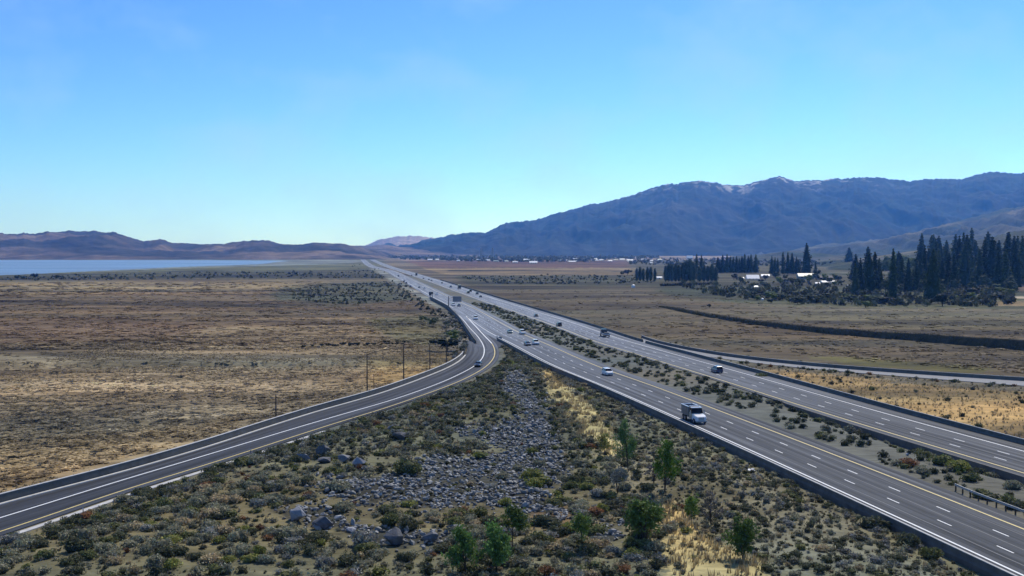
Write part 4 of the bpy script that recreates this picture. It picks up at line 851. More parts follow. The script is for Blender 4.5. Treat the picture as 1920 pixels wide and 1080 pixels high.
def where(rgn, x, y, s):
    px, py = to_px(x, y, 0); sz = 'large ' if s > 1.5 else ''
    if rgn in ('slope', 'sparse'):
        if px < 330: p = 'below the long white gutter at lower left'
        elif px < 520 and py > 930: p = 'left of the pale topped boulder'
        elif py < 860 and px < 760: p = 'along the ramp edge above the boulders'
        elif py < 860 and px < 1000: p = 'between the ramp and the top of the rock field'
        elif px < 700 and py > 1000: p = 'in front of the lower row of boulders'
        elif px < 700: p = 'between the upper and lower rows of boulders'
        elif px < 880 and py > 1000: p = 'at the bottom edge left of the bright green trees'
        elif px < 1060 and py > 950: p = 'around the bright green trees at the bottom'
        elif px < 1120: p = 'right of the rock field and left of the gully'
        elif px < 1300: p = 'in the gully among the green trees'
        elif px < 1480 and py > 960: p = 'right of the dark tree in the golden wash'
        elif py > 930: p = 'on bare grey ground below the barrier at lower right'
        else: p = 'below the barrier between the truck and the gully trees'
    else: p = REG[rgn]
    return sz, p
for i, q in enumerate(big):
    if i in top:
        kn, v, x, y, z, s, r, tt, rgn = q; nm, lb = LBL[kn]; sz, plc = where(rgn, x, y, s)
        o = link(nm, SH_M[kn][v], None, (x, y, z), r, (s, s, s * (.8 + .35 * ((i * 37) % 10) / 10))); set_props(o, sz + lb + ' ' + plc, 'shrub' if kn != 'dry' else 'grass tussock', sz + lb + 's ' + plc)
rest = [q[:8] for i, q in enumerate(big) if i not in top]
joined('brush', rest, SH_N, M_shrub)
print('shrubs', len(big))
# --- dry grass tufts, stuff
def tuft_data(rng, c, n=7):
    a = rng.uniform(0, 6.28, n); l = rng.uniform(.5, 1, n); b = np.c_[rng.normal(0, .18, (n, 2)), np.zeros(n)]; tip = b + np.c_[np.cos(a) * .35 * l, np.sin(a) * .35 * l, l]
    wv = np.c_[-np.sin(a), np.cos(a), np.zeros(n)] * .09; V = np.stack([b - wv, b + wv, tip], 1).reshape(-1, 3)
    return V, np.arange(3 * n).reshape(-1, 3), np.repeat(np.array(c)[None] * rng.uniform(.75, 1.25, (n, 1)), 3, 0)
TU = {'gold': [tuft_data(np.random.default_rng(i), (.52, .41, .215)) for i in range(3)], 'tan': [tuft_data(np.random.default_rng(9 + i), (.30, .245, .15)) for i in range(3)], 'brn': [tuft_data(np.random.default_rng(19 + i), (.19, .14, .085)) for i in range(3)]}
gi = []
def tufts(n, box, keep, kinds, p, s0, s1):
    x, y = scatter(n, box, keep, rg); z = ground_z(x, y)
    for i in range(len(x)): gi.append((kinds[rg.choice(len(kinds), p=p)], int(rg.integers(0, 3)), x[i], y[i], z[i] - .02, rg.uniform(s0, s1), rg.uniform(0, 6.28), rg.uniform(.75, 1.25)))
def kp(polys): return lambda x, y: np.any([inpoly(to_px(x, y, 0)[0] + 70 * (fbm(x * .25, y * .25, 3, 55) - .5), to_px(x, y, 0)[1] + 50 * (fbm(x * .25, y * .25, 3, 56) - .5), p) for p in polys], axis=0) & (rg.uniform(size=len(x)) < 1.6 * fbm(x * .35, y * .35, 3, 57) - .1) & (signed(A_n, x, y) < -15)
tufts(17000, (0, 45, 98, 330), kp(GOLD), ['gold', 'tan'], [.9, .1], .45, 1.1)
tufts(9500, (-66, 66, 100, 330), lambda x, y: gore_keep(x, y), ['tan', 'gold', 'brn'], [.6, .25, .15], .3, .7)
tufts(9000, (50, 190, 175, 330), lambda x, y: (signed(B_n, x, y) > 17) & (signed(CL, x, y) > 4.5) & (to_px(x, y, 0)[0] < 1990), ['gold', 'tan', 'brn'], [.7, .2, .1], .35, .8)
for kn in ('tan', 'brn', 'gold'):
    TU['low_' + kn] = [(V * (2.2, 1.6, .42), F, c * .9) for V, F, c in TU[kn]]
tufts(30000, (-140, -15, 140, 420), lambda x, y: (signed(RK, x, y) < -1.5) & (to_px(x, y, 0)[0] > -30) & (fbm(x * .03, y * .12, 3, 90) > rg.uniform(.25, .75, len(x))), ['low_tan', 'low_brn', 'low_gold'], [.72, .14, .14], .4, 1.0)
joined('dry_grass', gi, TU, M_shrub)
print('tufts', len(gi))
# --- rocks
def rock_data(seed, c, flat=.6):
    rng = np.random.default_rng(seed); p = rng.normal(size=(16, 3)); p /= np.linalg.norm(p, axis=1)[:, None]; p *= rng.uniform(.8, 1.1, (16, 1)); p *= (1, rng.uniform(.5, .8), flat)
    bm = bmesh.new(); [bm.verts.new(q) for q in p]; r_ = bmesh.ops.convex_hull(bm, input=bm.verts[:]); bmesh.ops.delete(bm, geom=[g for g in set(r_['geom_interior'] + r_['geom_unused']) if isinstance(g, bmesh.types.BMVert)], context='VERTS')
    bmesh.ops.triangulate(bm, faces=bm.faces[:]); bm.verts.ensure_lookup_table(); bm.verts.index_update(); V = np.array([v.co[:] for v in bm.verts]); F = np.array([[v.index for v in f.verts] for f in bm.faces]); bm.free()
    return V * .5, F, np.repeat(np.array(c)[None], len(V), 0)
RK_B = {'rock': [rock_data(i, (.255, .257, .240), .45 + .08 * (i % 4)) for i in range(8)]}
RK_M = [mesh_np('rock', V, F, M_rock, c * (.7 + .12 * (i % 5))) for i, (V, F, c) in enumerate(RK_B['rock'])]
n = 27000; x = rg.uniform(-40, 20, n); y = rg.uniform(112, 320, n); px, py = to_px(x, y, 0); jx, jy = rg.normal(0, 11, n), rg.normal(0, 6, n); k = in_talus(px + jx, py + jy); x, y = x[k], y[k]; z = ground_z(x, y)
rocks = []
for i in range(len(x)):
    s = rg.uniform(.42, .98) * (1.0 if rg.uniform() < .86 else 1.5); rocks.append(('rock', int(rg.integers(0, 8)), x[i], y[i], z[i] + rg.uniform(0, .26) * s, s, rg.uniform(0, 6.28), rg.uniform(.35, 1.9)))
sc_ = [-(q[5] / q[3]) for q in rocks]; top = set(np.argsort(sc_)[:290].tolist())
for i, q in enumerate(rocks):
    if i in top:
        o = link('rock', RK_M[q[1]], None, q[2:5], q[6], (q[5], q[5], q[5])); o.rotation_euler = (rg.normal(0, .35), rg.normal(0, .35), q[6])
        px_, py_ = to_px(q[2], q[3], 0); tn_ = ('dark', 'grey', 'pale')[q[1] % 5 // 2]; sz_ = 'large ' if q[5] > 1.15 else ''
        pl_ = 'in the small patch left of the wide green bushy tree' if px_ > 1100 else 'among the big boulders of the lower row' if px_ < 860 and py_ > 968 else 'at the lower right point of the rock field' if px_ > 880 and py_ > 950 else 'in the left tongue of the rock field' if px_ < 780 else 'in the broad middle of the rock field'
        set_props(o, f'{sz_}{tn_} angular rock {pl_}', 'rock', f'{sz_}{tn_} rocks {pl_}')
joined('rubble', [q for i, q in enumerate(rocks) if i not in top], RK_B, M_rock)
print('rocks', len(rocks))
BOULD = [ # px, py(base), w px, h px, tint, label
    (741, 1033, 38, 34, .55, 'dark boulder tilted to a point beside the round grey shrub'),
    (806, 1032, 30, 22, .75, 'wedge shaped boulder right of the pointed dark boulder'),
    (858, 1015, 38, 18, .6, 'dark overhanging boulder left of the bright green saplings'),
    (556, 985, 34, 28, .95, 'big pale topped boulder at the left end of the lower rocks'),
    (610, 995, 40, 24, .5, 'long dark boulder sloping right beside the pale topped one'),
    (602, 864, 30, 24, .45, 'dark triangular boulder standing above the left shrubs'),
    (570, 870, 26, 14, 1.1, 'pale rounded boulder left of the dark triangular one'),
    (640, 876, 26, 14, .6, 'flat dark block right of the dark triangular boulder'),
    (674, 880, 28, 16, 1.05, 'pale sloping slab right of the flat dark block'),
    (604, 877, 28, 10, .4, 'low black rock just under the dark triangular boulder'),
    (755, 832, 28, 14, .5, 'dark boulder above the upper shrubs left of the rock field'),
    (860, 765, 26, 8, 1.2, 'light flat slab high up the slope below the ramp bend'),
    (880, 763, 16, 8, 1.0, 'smaller light slab right of the larger one below the ramp bend'),
    (735, 808, 22, 8, .9, 'low pale rock above the dark upper boulder'),
    (660, 1004, 22, 9, 1.3, 'bright flat rock at the foot of the long dark boulder'),
    (1701, 852, 7, 5, 2.0, 'small pale stone among the median bushes'),
]
for i, (px, py, wp, hp, tt, lb) in enumerate(BOULD):
    x, y = at(px, py); sx = wp * y / FPX; sz = hp * y / FPX; V, F, c = rock_data(300 + i, (.20, .205, .215), .9); V = V / (V.max(0) - V.min(0)); V[:, 2] -= V[:, 2].min(); V[:, 2] -= .1
    V[:, 0] += V[:, 2] * (.25 if i % 2 else -.2)
    o = link('boulder', mesh_np('boulder', V * (sx, sx * .8, sz * 1.1), F, M_rock, c * tt), None, (x, y, gz(x, y))); set_props(o, lb, 'boulder')

# --- trees
def limb(b, p0, p1, r0, r1, k=6): b.tube(p0, p1, r0, r1, k)
def with_core(V, F, col, prof, base, rng, k=9, rows=9):
    zz = np.linspace(.03, .99, rows); a = np.arange(k) / k * 2 * math.pi; R_ = np.array([prof(z) for z in zz])[:, None] * rng.uniform(.55, .85, (rows, k))
    CV = np.stack([np.cos(a)[None] * R_, np.sin(a)[None] * R_, np.repeat(zz[:, None], k, 1)], 2).reshape(-1, 3); i = np.arange(rows - 1)[:, None] * k; j = np.arange(k)[None]; p = (i + j).ravel(); q = (i + (j + 1) % k).ravel()
    CF = np.vstack([np.c_[p, q, q + k], np.c_[p, q + k, p + k]]); cc_ = np.array(base)[None] * rng.uniform(.6, 1.1, (len(CV), 1))
    return np.vstack([CV, V]), np.vstack([CF, F + len(CV)]), np.vstack([cc_, col])
def sapling_mesh(seed, n, base, h=1.0, spread=.36, stems=1, low=.3, leaf=.035):
    rng = np.random.default_rng(seed); b = MB(); tips = []
    for s_ in range(stems):
        a0 = rng.uniform(0, 6.28); lean = .05 if stems == 1 else .16; top = Vector((math.cos(a0) * lean, math.sin(a0) * lean, rng.uniform(.8, .95)))
        limb(b, (0, 0, -.03), top * .45, .018, .012); limb(b, top * .45, top, .012, .004)
        for k in range(9 if stems == 1 else 5):
            t = rng.uniform(low, .9); p = top * t; a = rng.uniform(0, 6.28); ln = spread * (1.15 - t) * rng.uniform(.7, 1.15); q = p + Vector((math.cos(a) * ln, math.sin(a) * ln, ln * rng.uniform(.4, 1.0)))
            limb(b, p, q, .007, .002, 4); tips += [q, p.lerp(q, .6)]
        tips.append(top)
    T = np.array([t[:] for t in tips]); k = rng.integers(0, len(T), n); c = T[k] + rng.normal(0, 1, (n, 3)) * rng.uniform(.03, .085, len(T))[k][:, None]; V, F = leaf_cards(c, rng.uniform(leaf * .6, leaf * 1.2, n), rng=rng)
    bright = rng.uniform(.7, 1.3, len(T))[k][:, None]; col = np.repeat(np.clip(np.array(base)[None] * bright * rng.uniform(.8, 1.25, (n, 1)), .004, .6), 3, 0)
    return b.mesh('trunk', M_bark), mesh_np('crown', V, F, M_leaf, col)
SAP = [ # px, base py, top py, wpx, colour, stems, n, label, category
    (1178, 900, 800, 46, (.07, .12, .05), 3, 1500, 'blue green bushy tree nearest the gold patch in the gully', 'tree'),
    (1246, 935, 838, 58, (.085, .16, .03), 2, 1700, 'bright green tree standing tallest in the middle of the gully', 'tree'),
    (1297, 1010, 945, 42, (.095, .15, .035), 1, 800, 'thin green sapling between the golden wash and grey twigs', 'tree'),
    (1208, 1045, 962, 78, (.075, .12, .035), 4, 1900, 'wide green bushy tree left of the golden wash', 'tree'),
    (1393, 1072, 990, 62, (.055, .095, .025), 3, 1700, 'dark green tree at the bottom right of the golden wash', 'tree'),
    (960, 1046, 960, 62, (.075, .115, .035), 1, 1100, 'thin stemmed green tree under the rock field', 'tree'),
    (1092, 1050, 975, 58, (.075, .115, .035), 1, 900, 'slender green sapling midway between two bottom trees', 'tree'),
    (932, 1090, 995, 66, (.085, .155, .05), 4, 1900, 'bright green bushy tree right one of the bottom pair', 'tree'),
    (874, 1095, 1005, 62, (.08, .145, .045), 4, 1800, 'bright green bushy tree left one of the bottom pair', 'tree'),
    (1133, 868, 822, 34, (.20, .21, .07), 1, 600, 'small yellow green sapling in the gold patch', 'tree'),
    (1333, 1005, 935, 40, (.17, .16, .15), 4, 500, 'bare grey twiggy shrub right of the thin sapling', 'shrub'),
    (1226, 920, 880, 38, (.12, .11, .11), 4, 450, 'bare dark twiggy shrub at the foot of the tallest tree', 'shrub'),
    (1158, 935, 888, 44, (.17, .18, .16), 4, 500, 'hazy grey twiggy bush left of the gully trees', 'shrub'),
    (838, 655, 622, 46, (.045, .075, .03), 6, 1500, 'large dark green bush beyond the ramp wall at the bend', 'bush'),
    (850, 632, 616, 26, (.16, .15, .06), 4, 500, 'yellowish bush just behind the large dark bush', 'bush'),
    (812, 612, 588, 18, (.14, .14, .06), 3, 400, 'small olive bush in the field left of the guard barrier', 'bush'),
]
for i, (px, by, ty, wp, c, st, n, lb, ct) in enumerate(SAP):
    if ct == 'bush': continue
    x, y = at(px, by); h = (by - ty) * y / FPX; wd = wp * y / FPX; tm, cm_ = sapling_mesh(500 + i, int(n * (1.5 if ct == 'tree' else 1)), (c[0] * 1.6, c[1] * 1.5, c[2] * 1.2) if ct == 'tree' else c, spread=.42, stems=st, low=.12 if st > 1 else .38, leaf=.042 if h < 5 else .032)
    sxy = wd / .85; nm = {'tree': 'young_tree', 'shrub': 'twiggy_shrub', 'bush': 'bush'}[ct]
    t = empty(nm, (x, y, gz(x, y)), i * 1.3, label=lb, cat=ct); 
    for nme, mm in (('trunk', tm), ('crown', cm_)): link(nme, mm, t, None, 0, (sxy, sxy, h))
def pine_meshes(seed, n=760, base=(.030, .046, .020), wid=.17, jag=.5):
    rng = np.random.default_rng(seed); t = rng.uniform(.06, 1, n) ** .85; lv = np.round(t * 15) / 15 + rng.normal(0, .012, n); lv = np.clip(lv, .06, 1.0); a = rng.uniform(0, 6.28, n)
    prof = wid * (1 - lv) ** .75 * (1 + .25 * np.sin(lv * 40 + seed)) * (1 - .35 * (lv < .14)) + .006
    sect = 1 + .3 * np.sin(a * 3 + seed + lv * 9); rr = prof * sect * rng.uniform(.35, 1.05, n)
    c = np.c_[np.cos(a) * rr, np.sin(a) * rr, lv - rr * .25]; V, F = leaf_cards(c, rng.uniform(.022, .045, n) * (1.15 - .5 * lv), flat=.3, rng=rng)
    col = np.repeat(np.array(base)[None] * rng.uniform(.6, 1.5, (n, 1)), 3, 0); V, F, col = with_core(V, F, col, lambda z: wid * (1 - z) ** .75, base, rng)
    return MB().tube((0, 0, -.02), (0, 0, .96), .014, .003, 6).mesh('trunk', M_bark), mesh_np('crown', V, F, M_leaf, col)
def poplar_meshes(seed, n=520, base=(.10, .12, .08), wid=.17):
    rng = np.random.default_rng(seed); t = rng.uniform(.05, 1, n); a = rng.uniform(0, 6.28, n); prof = wid * np.sin(np.clip(t, 0, 1) * math.pi) ** .45 + .005; rr = prof * rng.uniform(.3, 1.05, n) * (1 + .25 * np.sin(a * 2 + t * 11 + seed))
    V, F = leaf_cards(np.c_[np.cos(a) * rr, np.sin(a) * rr, t], rng.uniform(.02, .04, n), rng=rng); V, F, col = with_core(V, F, np.repeat(np.array(base)[None] * rng.uniform(.65, 1.4, (n, 1)), 3, 0), lambda z: wid * math.sin(z * math.pi) ** .45, base, rng)
    return MB().tube((0, 0, -.02), (0, 0, .8), .014, .004, 6).mesh('trunk', M_bark), mesh_np('crown', V, F, M_leaf, col)
def round_meshes(seed, n=420, base=(.045, .058, .03)):
    rng = np.random.default_rng(seed); L = np.c_[rng.normal(0, .2, (7, 2)), rng.uniform(.35, .75, 7)]; k = rng.integers(0, 7, n); d = rng.normal(size=(n, 3)); d /= np.linalg.norm(d, axis=1)[:, None]
    c = L[k] + d * .22 * rng.uniform(.5, 1.05, (n, 1)); c[:, 2] = np.clip(c[:, 2], .05, 1.1); V, F = leaf_cards(c, rng.uniform(.03, .06, n), rng=rng); lobe = rng.uniform(.7, 1.3, 7)[k][:, None]; col = np.repeat(np.array(base)[None] * lobe * rng.uniform(.7, 1.3, (n, 1)), 3, 0)
    for q in L:
        D = ICO[0][0] * rng.uniform(.13, .2, (len(ICO[0][0]), 1)) + q; D[:, 2] = np.maximum(D[:, 2], .02); V = np.vstack([V, D]); F = np.vstack([F, ICO[0][1] + len(V) - len(D)]); col = np.vstack([col, np.array(base)[None] * rng.uniform(.5, .9, (len(D), 1))])
    return MB().tube((0, 0, -.04), (0, 0, .6), .03, .012, 6).mesh('trunk', M_bark), mesh_np('crown', V, F, M_leaf, col)
PINES = [pine_meshes(i, wid=.16 + .03 * (i % 4), base=((.040, .062, .024), (.060, .082, .030), (.030, .048, .022))[i % 3]) for i in range(6)]; POPS = [poplar_meshes(20 + i) for i in range(4)]; RND = [round_meshes(40 + i, base=((.055, .072, .035), (.15, .19, .05), (.030, .042, .022), (.09, .115, .055))[i % 4]) for i in range(6)]
def zslope(x, y):      # height of the wooded slope under a point, by ray
    return 0
_dg = None
def tree(name, bank, px, by, ty, lb, ct, group=None, wfac=1.0, k=None, minw=0):
    x, y = at(px, by); h = (by - ty) * y / FPX; tm, cm_ = bank[(k if k is not None else int(px * 7)) % len(bank)]
    t = empty(name, (x, y, -.15), (px * 1.7) % 6.28, label=lb, cat=ct, group=group); w_ = max(h * wfac, minw)
    for nme, mm in (('trunk', tm), ('crown', cm_)): link(nme, mm, t, None, 0, (w_, w_, h))
    return t
for px, ty in ((1194, 502), (1200, 500), (1206, 503), (1214, 500), (1220, 500), (1228, 503)): tree('poplar', POPS, px, 527, ty, 'columnar grey green poplar in the leftmost clump before the farm', 'tree', 'poplars in the leftmost clump')
for px, ty in ((1248, 498), (1254, 493), (1260, 495), (1267, 493), (1273, 496)): tree('poplar', POPS, px, 528, ty, 'columnar grey green poplar in the second clump behind the dark hedge', 'tree', 'poplars behind the dark hedge')
for px, ty in ((1281, 492), (1287, 490), (1294, 486), (1312, 500), (1320, 497), (1327, 498), (1335, 494), (1300, 492), (1342, 500)): tree('poplar', POPS, px, 528, ty, 'dark poplar behind the right end of the dark hedge', 'tree', 'dark poplars right of the hedge', 1.2)
for px, ty in ((1306, 476), (1315, 478)): tree('pine_tree', PINES, px, 518, ty, 'narrow dark pine rising above the hedge poplars', 'tree', 'pines above the hedge poplars', 1.0)
for i, (px, ty) in enumerate(((1346, 482), (1355, 478), (1363, 477), (1369, 481), (1375, 482), (1381, 480), (1391, 480), (1396, 476), (1403, 480), (1408, 477), (1417, 477), (1350, 488), (1386, 484))): tree('pine_tree', PINES, px, 512, ty, 'dark pine in the long row left behind the white farm roofs', 'tree', 'pines in the row behind the farm', 1.25)
for px, ty in ((1447, 480), (1453, 482), (1458, 484), (1468, 472), (1477, 473), (1485, 474), (1493, 481), (1497, 486)): tree('pine_tree', PINES, px, 514, ty, 'dark pine in the right hand row beside the tallest pine', 'tree', 'pines beside the tallest one', 1.0)
tree('pine_tree', PINES, 1512, 516, 456, 'tallest lone dark pine standing beside the grey green house', 'tree', None, 1.05, 2)
tree('pine_tree', PINES, 1529, 515, 489, 'small dark pine right of the tallest lone pine', 'tree', None, 1.0, 1)
tree('pine_tree', PINES, 1592, 499, 464, 'broad dark pine standing alone behind the pale yard', 'tree', None, 1.7, 3)
for px, by, ty, lb in ((1603, 552, 493, 'blunt dark tree at the left edge of the big pine group'), (1613, 550, 484, 'dark tree second from the left edge of the big pine group'), (1629, 546, 470, 'tall dark pine over the two white dots of the farm'), (1640, 545, 473, 'dark pine right beside the tall one over the white dots'), (1674, 562, 467, 'tall thin dark pine standing forward on its own'), (1690, 540, 482, 'rounded dark pine left of centre in the big group'), (1703, 546, 485, 'broad rounded dark pine in the centre of the big group'), (1733, 540, 461, 'slim dark pine behind the broad central ones'), (1749, 563, 466, 'heavy dark pine standing forward at the group centre'), (1806, 520, 437, 'highest dark pine against the pale foothill slope'), (1872, 542, 465, 'wide cone shaped dark pine at far right of the group')):
    tree('pine_tree', PINES, px, by, ty, lb, 'tree', None, 1.0 if px not in (1674, 1733) else .85)
rp = np.random.default_rng(8)
for i in range(52):
    px = rp.uniform(1722, 1925); by = rp.uniform(508, 545); hh_ = rp.uniform(58, 92) * (1.0 if px > 1780 else .85); tree('pine_tree', PINES, px, by, by - hh_, *(lambda a_, b_2, c_2: (f'{c_2} dark pine {a_} in the {b_2} of the woods', 'tree', f'{c_2} pines {a_} in the {b_2} of the woods'))('just right of the slim central pine' if px < 1775 else 'around the highest pine' if px < 1840 else 'near the wide cone shaped pine' if px < 1885 else 'at the outer right edge', 'front' if by > 533 else 'middle' if by > 520 else 'back', 'tall' if hh_ > 76 else 'medium' if hh_ > 66 else 'shorter'), rp.uniform(.9, 1.3), i)
for i in range(22):
    px = rp.uniform(1598, 1760); by = rp.uniform(518, 548); tree('pine_tree', PINES, px, by, by - rp.uniform(30, 60), 'shorter dark pine among the farm group', 'tree', 'shorter pines around the farm', 1.25, i)
for i in range(20):
    px = rp.uniform(1425, 1600); by = rp.uniform(516, 538); tree('leafy_tree', RND, px, by, by - rp.uniform(9, 17), 'rounded green tree around the farm houses', 'tree', 'rounded trees around the farm houses', 1.2, (0, 3, 1, 2)[i % 4])
for i in range(12):
    px = rp.uniform(1255, 1420); by = rp.uniform(522, 531); tree('leafy_tree', RND, px, by, by - rp.uniform(9, 16), 'rounded grey green tree below the poplars near the hedge', 'tree', 'rounded trees below the poplars', 1.3, (0, 3)[i % 2])
for i in range(14):
    px = rp.uniform(1650, 1725); by = rp.uniform(500, 522); tree('leafy_tree', RND, px, by, by - rp.uniform(12, 20), 'yellow green leafy tree between the pines', 'tree', 'leafy trees lit between the pines', 1.1, 1)
for i in range(16):
    px = rp.uniform(1655, 1760); by = rp.uniform(506, 518); tree('leafy_tree', RND, px, by, by - rp.uniform(24, 36), 'taller yellow green tree lit behind the first pines', 'tree', 'green trees behind the first pines', .9, 1)
for i in range(14):
    px = rp.uniform(1600, 1915); by = rp.uniform(540, 556); tree('leafy_tree', RND, px, by, by - rp.uniform(22, 34), 'mid sized rounded green tree at the foot of the pines', 'tree', 'rounded trees at the foot of the pines', .95, 3)
for i in range(34):
    px = rp.uniform(1400, 1690) ; by = 566 + rp.uniform(-12, 9) + (px > 1600) * 3; hp = rp.uniform(9, 17); tree('bush', RND, px, by, by - hp, 'grey green bush in the belt along the field edge', 'bush', 'bushes along the field edge', 1.8, i)
for i in range(22):
    px = rp.uniform(1755, 1895); by = rp.uniform(545, 574); tree('bush', RND, px, by, by - rp.uniform(9, 17), 'dark bush in front of the right hand woods', 'bush', 'bushes before the right hand woods', 1.7, i)
for i in range(16):
    px = rp.uniform(1425, 1600); by = rp.uniform(524, 552); tree('bush', RND, px, by, by - rp.uniform(6, 12), 'low bush among the farm yards', 'bush', 'bushes among the farm yards', 1.8, i)
for px, by, ty, k, lb in ((1176, 516, 503, 2, 'round dark tree left of the poplars'), (1166, 516, 507, 0, 'smaller round tree beside the one left of the poplars'), (1120, 521, 515, 2, 'small dark tree alone in the scrubby field'), (1027, 516.5, 512, 2, 'tiny dark tree on the tan field edge'), (66, 523, 510, 2, 'tallest dark tree on the left lake shore'), (42, 524, 515, 0, 'second dark tree on the left lake shore'), (33, 524, 514, 0, 'leftmost small tree on the lake shore'), (107, 523, 514, 2, 'lone small tree right of the shore pair'), (160, 523, 516, 2, 'low shore tree farther right'), (555, 516, 509, 2, 'dark tree on the shore scrub near the lake end'), (1767, 574, 545, 2, 'dark bushy tree forward of the right hand woods'), (1330, 577, 568, 2, 'dark bush near the left part of the windbreak fence')):
    tree('tree', RND, px, by, ty, lb, 'tree', None, 1.2, k)
for px, by, ty, wf, k, lb in ((838, 657, 628, 2.0, 2, 'large dark green bush beyond the ramp wall at the bend'), (853, 640, 616, 1.4, 1, 'yellowish bush just behind the large dark bush'), (812, 612, 592, 1.1, 3, 'small olive bush in the field left of the guard barrier'), (795, 603, 590, 1.6, 1, 'olive bush at the field corner left of the guard barrier')):
    tree('bush', RND, px, by, ty, lb, 'bush', None, wf, k)
# row of small dark bushes crossing the left field
for i in range(34):
    px = 560 + (i / 33) ** .8 * 205 + rp.normal(0, 3); by = 652 - (px - 560) * .035 + rp.normal(0, 1.6); tree('bush', RND, px, by, by - rp.uniform(4, 8), 'small dark bush in the line across the left field', 'bush', 'small bushes in a line across the field', 1.6, 2)
# far scrub, town trees and wooded flanks as masses
def dome_data(rng, c, n=16):
    d = rng.normal(size=(n, 3)); d /= np.linalg.norm(d, axis=1)[:, None]; d[:, 2] = np.abs(d[:, 2]); V, F = leaf_cards(d * (.4, .4, .7), rng.uniform(.25, .4, n), rng=rng); return V, F, np.repeat(np.array(c)[None] * rng.uniform(.7, 1.3, (n, 1)), 3, 0)
DM = {'d': [dome_data(np.random.default_rng(i), (.055, .060, .038)) for i in range(3)], 'g': [dome_data(np.random.default_rng(5 + i), (.12, .13, .075)) for i in range(3)]}
DM['n'] = []
for i in range(3):
    V, F, cc_ = dome_data(np.random.default_rng(60 + i), (1, 1, 1), 14); DM['n'].append((V * (2.1, 1.3, .24), F, cc_))
def mass(name, n, poly, s0, s1, kinds=('d', 'g'), seed=1):
    r = np.random.default_rng(seed); xs = [p[0] for p in poly]; ys = [p[1] for p in poly]; px = r.uniform(min(xs), max(xs), n); py = r.uniform(min(ys), max(ys), n); k = inpoly(px, py, poly); I = []
    P = np.array([at(a, b) for a, b in zip(px[k], py[k])]); gc = ground_col(P[:, 0], P[:, 1], px[k], py[k]) if kinds == ('n',) else None
    for q, (x, y) in enumerate(P):
        I.append((kinds[int(r.integers(0, len(kinds)))], int(r.integers(0, 3)), x, y, -.2, r.uniform(s0, s1), r.uniform(0, 6), r.uniform(.7, 1.3) if gc is None else gc[q] * r.choice((.7, 1.15, 1.6))))
    joined(name, I, DM, M_leaf)
mass('shore_scrub', 600, [(0, 519), (90, 517), (330, 512), (700, 508), (725, 522), (420, 523), (0, 527)], 1.2, 4, seed=1)
mass('field_scrub', 500, [(560, 540), (745, 526), (775, 560), (650, 572), (540, 562)], 1, 2.4, seed=2)
mass('roadside_scrub', 260, [(640, 490), (700, 493), (728, 515), (765, 540), (832, 582), (840, 600), (800, 605), (770, 570), (700, 520)], 1.2, 3.0, seed=3)
mass('town_treeline', 1100, [(690, 479), (860, 480), (1160, 481), (1240, 479), (1240, 485), (1000, 488.5), (860, 488.5), (760, 487)], 7, 15, ('g',), seed=4)
mass('town_treeline', 260, [(820, 487), (1160, 487), (1100, 492), (860, 491)], 5, 10, seed=14)
mass('meadow_scrub', 420, [(850, 518), (1190, 517), (1240, 530), (1100, 534), (930, 533)], 1.2, 3.2, seed=5)
mass('farm_scrub', 700, [(1240, 532), (1500, 528), (1900, 545), (1900, 576), (1600, 574), (1420, 566), (1300, 548)], 2.5, 6, seed=6)
mass('town_treeline', 700, [(1180, 485), (1600, 483), (1600, 500), (1180, 497)], 4, 9, seed=7)
mass('far_field_edge_trees', 260, [(1040, 472.8), (2000, 472.6), (2000, 474.8), (1040, 475.2)], 26, 48, ('d',), seed=8)

mass('field_hummocks', 4200, [(-20, 548), (640, 541), (800, 566), (840, 600), (835, 640), (760, 655), (-20, 655)], .8, 3.0, ('n',), seed=31)
mass('field_hummocks', 4200, [(-20, 650), (760, 650), (850, 655), (845, 680), (660, 740), (300, 838), (-20, 915)], .4, 1.5, ('n',), seed=34)
mass('field_hummocks', 3600, [(900, 542), (1250, 545), (1940, 585), (1940, 700), (1500, 668), (1300, 648), (1080, 600)], .8, 2.6, ('n',), seed=32)
mass('field_hummocks', 900, [(-20, 530), (600, 528), (700, 545), (-20, 556)], 2.0, 4.5, ('n',), seed=33)

